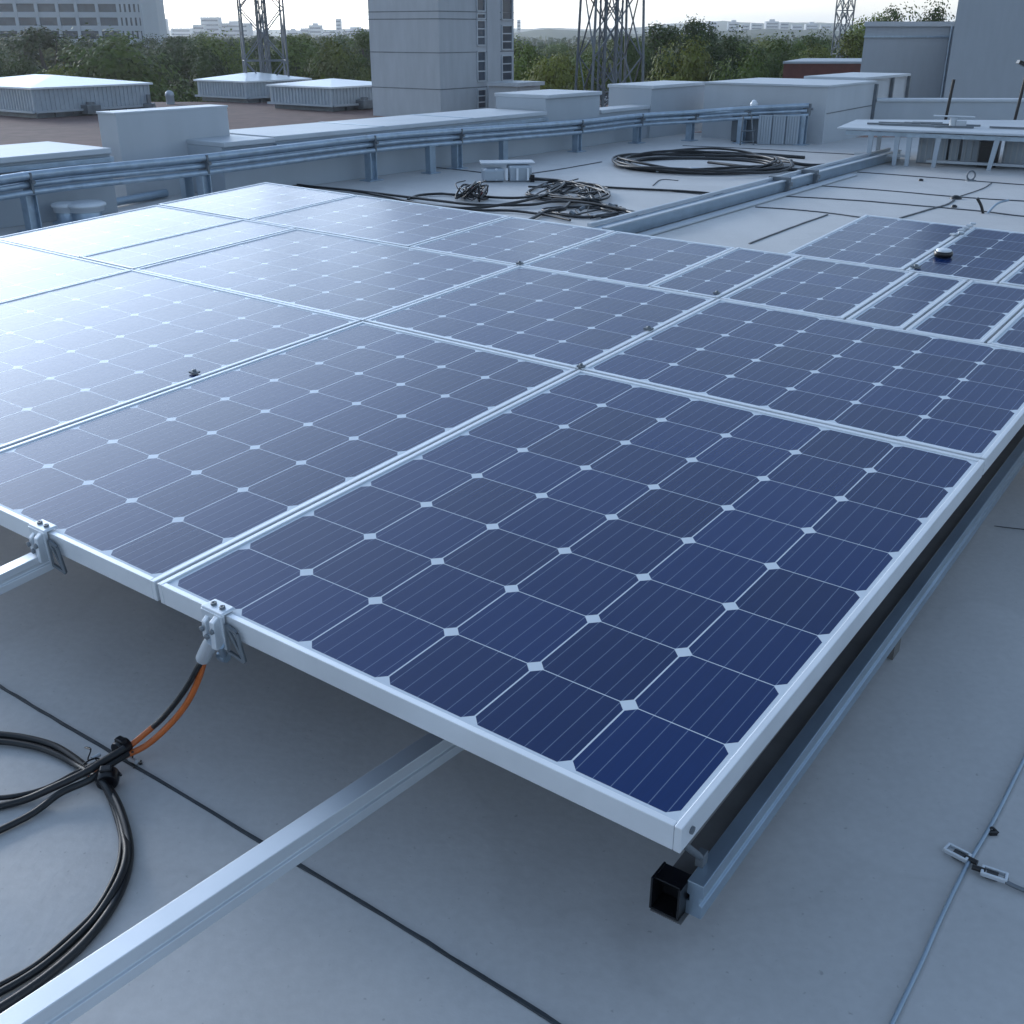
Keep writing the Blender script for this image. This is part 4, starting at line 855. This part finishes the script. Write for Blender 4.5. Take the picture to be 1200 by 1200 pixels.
# ------------------------------------------------------------------ distant city
city = [(188,196,22,40,1300,'slim pale distant tower block just right of the office high-rise'),
 (226,240,29,44,1200,'left stepped wing of the distant white block group'),(236,258,20,44,1210,'tallest block of the distant white group left of the slim mast'),
 (258,292,27,44,1220,'long lower wing of the distant white block group'),(200,224,33,44,1500,'low distant roofs between the high-rise and the white block group'),
 (352,362,33,42,1500,'small distant block right of the slim mast'),(362,377,29.5,42,1400,'wider distant block right of the slim mast'),(394,400,22,44,1500,'thin distant tower just left of the grey window tower'),
 (377,394,35,44,1600,'low distant row left of the grey window tower'),(400,432,34,44,1650,'low distant row directly beside the grey window tower'),
 (606,610,23,40,1500,'thin distant chimney right of the grey window tower'),(625,637,34,38,1900,'tiny pale roof on the hill right of the window tower'),(336,350,36,43,1500,'low distant block close to the slim mast'),
 (812,826,26,34,1700,'pale hillside block, leftmost of those above the trees'),(829,840,25,34,1720,'pale hillside block above the dark trees, second from left'),(853,866,26,36,1700,'pale hillside block with flat roof in the middle of the hill'),(868,878,28,37,1650,'low pale hillside block beside the flat-roofed one'),
 (880,893,27,38,1700,'grey hillside block in the centre of the hill town'),(897,912,25,38,1720,'broad pale block on the crest of the hill'),(914,924,26,36,1700,'narrow pale block on the crest of the hill, right of the broad one'),(928,940,29,36,1680,'low pale block on the falling slope'),(944,958,28,34,1750,'grey block farther down the slope, left of the thin mast'),(962,974,29,36,1750,'last pale block before the thin mast'),
 (645,655,57,64,420,'pale roof among the trees right of the window tower')]
for i, (x0, x1, y0, y1, D, lab) in enumerate(city):
    p0, p1 = at(x0, 36, D), at(x1, 36, D); p0.z = p1.z = 0; z = height(y0, D); dp = Vector((0, max(8, (p1-p0).length*.6), 0))
    t = thing('distant_building', V3(p0,GZ), lab, 'building', 'buildings of the distant town')
    b = MB(); b.prism([p0, p1, p1+dp, p0+dp], GZ, z); 
    if i%3 == 0: b.prism([p0+(p1-p0)*.3+dp*.2, p0+(p1-p0)*.7+dp*.2, p0+(p1-p0)*.7+dp*.6, p0+(p1-p0)*.3+dp*.6], z, z+D*.0016)
    b.build('wall_body', M['citywall'], t)
    b = MB(); zz = z-3.2
    while zz > max(GZ, z-26):
        b.prism([p0+(p1-p0)*.08-Vector((0,.3,0)), p0+(p1-p0)*.92-Vector((0,.3,0)), p0+(p1-p0)*.92, p0+(p1-p0)*.08], zz-.8, zz+.8); zz -= 4.2
    if b.v: b.build('window_band', M['glassdark'], t)

# ------------------------------------------------------------------ trees
def leafmat(name, c1, c2):
    m = bpy.data.materials.new(name); m.use_nodes = True; N = m.node_tree.nodes; L = m.node_tree.links; b = N['Principled BSDF']
    at_ = N.new('ShaderNodeAttribute'); at_.attribute_name = 'leaf_tone'; oi = N.new('ShaderNodeObjectInfo')
    ad = N.new('ShaderNodeMath'); ad.operation = 'MULTIPLY_ADD'; ad.inputs[1].default_value = .5; L.new(at_.outputs['Fac'], ad.inputs[0])
    ml = N.new('ShaderNodeMath'); ml.operation = 'MULTIPLY'; ml.inputs[1].default_value = .5; L.new(oi.outputs['Random'], ml.inputs[0]); L.new(ml.outputs[0], ad.inputs[2])
    mx = N.new('ShaderNodeMix'); mx.data_type = 'RGBA'; mx.inputs[6].default_value = (*c1,1); mx.inputs[7].default_value = (*c2,1); L.new(ad.outputs[0], mx.inputs[0]); L.new(mx.outputs[2], b.inputs['Base Color'])
    b.inputs['Roughness'].default_value = .65; b.inputs['Specular IOR Level'].default_value = .25
    tr = N.new('ShaderNodeBsdfTranslucent'); L.new(mx.outputs[2], tr.inputs[0]); ms = N.new('ShaderNodeMixShader'); ms.inputs[0].default_value = .12
    L.new(b.outputs[0], ms.inputs[1]); L.new(tr.outputs[0], ms.inputs[2]); L.new(ms.outputs[0], N['Material Output'].inputs[0]); return m
LM = [leafmat('foliage_dark', (.022,.042,.009), (.08,.115,.022)), leafmat('foliage_mid', (.046,.080,.012), (.165,.215,.036)), leafmat('foliage_olive', (.066,.086,.012), (.22,.235,.04))]
def tree_meshes(seed, H_, Rw, nclump, nleaf, leaf):
    rnd = np.random.RandomState(seed); r2 = random.Random(seed)
    base = H_*.34; ch = H_-base
    cl = []
    for k in range(nclump):
        a = rnd.uniform(0, 2*np.pi); h = rnd.uniform(0, 1); prof = math.sqrt(max(.03, 1-((h-.36)/.66)**2))
        rad = Rw*prof*math.sqrt(rnd.uniform(.08, 1))*.86; cl.append((math.cos(a)*rad, math.sin(a)*rad, base+ch*h*.93, Rw*rnd.uniform(.20,.40), rnd.uniform(0,1)))
    per = nleaf//nclump; V_ = []; Fc = []; tone = []
    for (x, y, z, r, tn) in cl:
        d = rnd.normal(size=(per,3)); d /= np.linalg.norm(d, axis=1)[:,None]; rr = r*rnd.uniform(.55,1.08,(per,1)); d[:,2] *= .72
        P = d*rr+np.array([x,y,z]); cd = np.array([x,y,(z-base-ch*.35)*1.2]); cd = cd/(np.linalg.norm(cd)+.01); nrm = d*.7+cd*.9+np.array([0,0,.25])+rnd.normal(scale=.38,size=(per,3)); nrm /= np.linalg.norm(nrm,axis=1)[:,None]
        t1 = np.cross(nrm, rnd.normal(size=(per,3))); t1 /= np.linalg.norm(t1,axis=1)[:,None]; t2 = np.cross(nrm,t1)
        s = leaf*rnd.uniform(.6,1.35,(per,1))
        n0 = len(V_)*1
        q = np.stack([P-t1*s, P-t2*s*.7, P+t1*s, P+t2*s*.7], 1).reshape(-1,3)
        V_.append(q); tone.append(np.clip(tn*.6+rnd.uniform(0,.4,per), 0, 1))
    V_ = np.concatenate(V_); tone = np.concatenate(tone); nf = len(V_)//4
    me = bpy.data.meshes.new('crown'); me.from_pydata(V_.tolist(), [], np.arange(nf*4).reshape(-1,4).tolist())
    at_ = me.attributes.new('leaf_tone', 'FLOAT', 'FACE'); at_.data.foreach_set('value', tone.astype(np.float32))
    b = MB(); b.tube([(0,0,0),(r2.uniform(-.2,.2),r2.uniform(-.2,.2),H_*.3),(r2.uniform(-.4,.4),.2,H_*.6),(0,0,H_*.85)], [.32,.26,.2,.12,.06], 8, 4)
    for k in range(7):
        x, y, z, r, tn = cl[k*3%nclump]; b.tube([(0,0,H_*(.25+.05*k)), (x*.5,y*.5,(H_*(.25+.05*k)+z)/2+.3), (x,y,z)], [.14,.1,.05], 6, 3)
    tm = bpy.data.meshes.new('trunk'); tm.from_pydata([tuple(v) for v in b.v], [], b.f); tm.materials.append(M['trunk'])
    return me, tm
kinds = [tree_meshes(11, 14, 6.0, 60, 16000, .17), tree_meshes(12, 14, 5.2, 48, 13500, .165), tree_meshes(13, 13, 6.6, 70, 17000, .18), tree_meshes(14, 15, 4.4, 40, 12000, .16), tree_meshes(15, 14, 6.0, 34, 8000, .18)]
crowns = []
for me, tm in kinds:
    row = []
    for lm in LM:
        m2 = me.copy(); m2.materials.append(lm); row.append(m2)
    crowns.append(row)
def tree(x, ytop, D, wpx, kind, tone, label, group):
    me, tm = kinds[kind]; H0 = [14,14,13,15,14][kind]; R0 = [6,5.2,6.6,4.4,6.0][kind]
    p = at(x, 40, D); zt = height(ytop, D); Hh = zt-GZ; sx = wpx*D/F/2/R0; sz = Hh/H0
    sx = max(.5*sz, min(1.7*sz, sx))
    t = thing('broadleaf_tree', (p.x, p.y, GZ), label, 'tree', group); t.scale = (sx, sx, sz); t.rotation_euler.z = random.uniform(0, 6.28)
    o = bpy.data.objects.new('crown', crowns[kind][tone]); C.objects.link(o); o.parent = t
    o = bpy.data.objects.new('trunk', tm); C.objects.link(o); o.parent = t
near = [
 (-30,58,104,90,0,0,'dark tree at the left edge behind the largest ventilation housing'),
 (45,31,125,95,3,0,'dark tall tree in front of the office high-rise'),
 (18,66,100,60,1,0,'low dark tree directly above the left end of the largest housing roof'),
 (128,45,96,140,2,1,'big rounded green tree behind the largest ventilation housing'),
 (48,76,86,40,4,2,'small lighter tree poking up above the largest housing roof'),
 (205,48,118,80,0,0,'dark tree left of the slim mast, right of the big rounded tree'),
 (262,44,122,80,2,1,'mid green tree just left of the slim mast'),
 (232,52,108,60,1,0,'dark tree in front of the mid green one left of the slim mast'),
 (345,44,125,70,0,1,'green tree just right of the slim mast'),
 (392,50,110,70,2,2,'olive tree above the housing beside the window tower'),
 (425,33,140,50,3,1,'tree whose top reaches highest beside the left side of the window tower'),
 (318,60,104,60,1,0,'dark low tree behind the slim mast'),
 (615,52,105,60,1,1,'leafy tree directly right of the window tower'),
 (650,66,95,70,0,2,'olive tree between the window tower and the big mast'),
 (690,58,108,50,4,1,'thin tree behind the left legs of the big mast'),
 (735,42,116,60,0,0,'dark tree behind the core of the big mast'),
 (775,27,118,64,3,0,'dark tall tree right of the big lattice mast'),
 (800,52,92,70,2,2,'olive tree in front of the tall dark ones right of the big mast'),
 (818,25,124,66,0,0,'tallest dark tree over the square parapet pier'),
 (858,40,116,70,1,0,'dark tree above the left end of the low block'),
 (870,70,84,64,2,1,'low green bush-like tree right behind the low block roof'),
 (900,52,112,60,4,0,'very dark tree in the middle of the right tree line'),
 (925,46,120,66,2,1,'mid green tree behind the brick building, left one'),
 (958,56,108,60,0,2,'olive tree right behind the brick building'),
 (955,40,160,60,1,1,'farther green tree left of the thin distant mast'),
 (1002,36,110,50,3,2,'olive tree touching the plain grey wall block'),
 (1022,20,118,50,0,1,'green tree rising behind the left corner of the plain grey wall block'),
 (1055,5,112,50,4,0,'loose dark tree with gaps, above the roof of the plain grey wall block'),
 (1092,7,120,60,1,0,'dense dark tree beside the tall tower block at upper right'),
]
for a_ in near: tree(*a_[:3], a_[3]*1.3, *a_[4:6], a_[6], 'trees beyond the roofs')
rnd = random.Random(21); i = 0
hazy = 'distant trees of the wooded belt, rows behind the nearer trees'
for D, step, lo, hi in ((165, 52, 42, 56), (250, 36, 40, 45)):
    x = -90
    while x < 1130:
        if not (445 < x < 590):
            yt = rnd.uniform(lo, hi)
            if 600 < x < 720: yt += 10
            if 840 < x < 1000: yt += 4
            tree(x, yt, D, rnd.uniform(1.5,2.0)*step, rnd.choice((0,1,2,3)), rnd.choice((0,0,1,2)), 'tree of the hazy wooded belt between the near trees and the hills', hazy)
        x += step*rnd.uniform(.8,1.2)
# far woodland reading as a mass
b = MB(); rnd = np.random.RandomState(3); vs = []; fs = []
for k in range(26000):
    D = rnd.uniform(320, 900); x = rnd.uniform(-150, 1250); p = at(x, 40, D); s = rnd.uniform(.8,1.8); z = GZ+rnd.uniform(0,1)**.5*(9+3*math.sin(x*.05+D*.02))
    nrm = Vector(rnd.normal(size=3)); t1 = nrm.orthogonal().normalized()*s; t2 = nrm.cross(t1).normalized()*s; c = Vector((p.x,p.y,z)); n0 = len(vs)
    vs += [c-t1, c-t2, c+t1, c+t2]; fs.append((n0,n0+1,n0+2,n0+3))
b.add(vs, fs); b.build('far_woodland', LM[0], kind='stuff', label='far hazy woodland reading as one green mass below the hills', cat='woodland')

# ------------------------------------------------------------------ haze
b = MB(); b.hexa([(x, y, z) for z in (GZ-1.5, 60) for x, y in ((-6100,-6100),(6100,-6100),(6100,6100),(-6100,6100))])
hm = bpy.data.materials.new('haze'); hm.use_nodes = True; N = hm.node_tree.nodes; N.remove(N['Principled BSDF'])
pv = N.new('ShaderNodeVolumePrincipled'); pv.inputs['Color'].default_value = (.92,.96,1,1); pv.inputs['Density'].default_value = .00022; pv.inputs['Anisotropy'].default_value = .55
hm.node_tree.links.new(pv.outputs[0], N['Material Output'].inputs['Volume'])
b.build('haze', hm, kind='stuff')
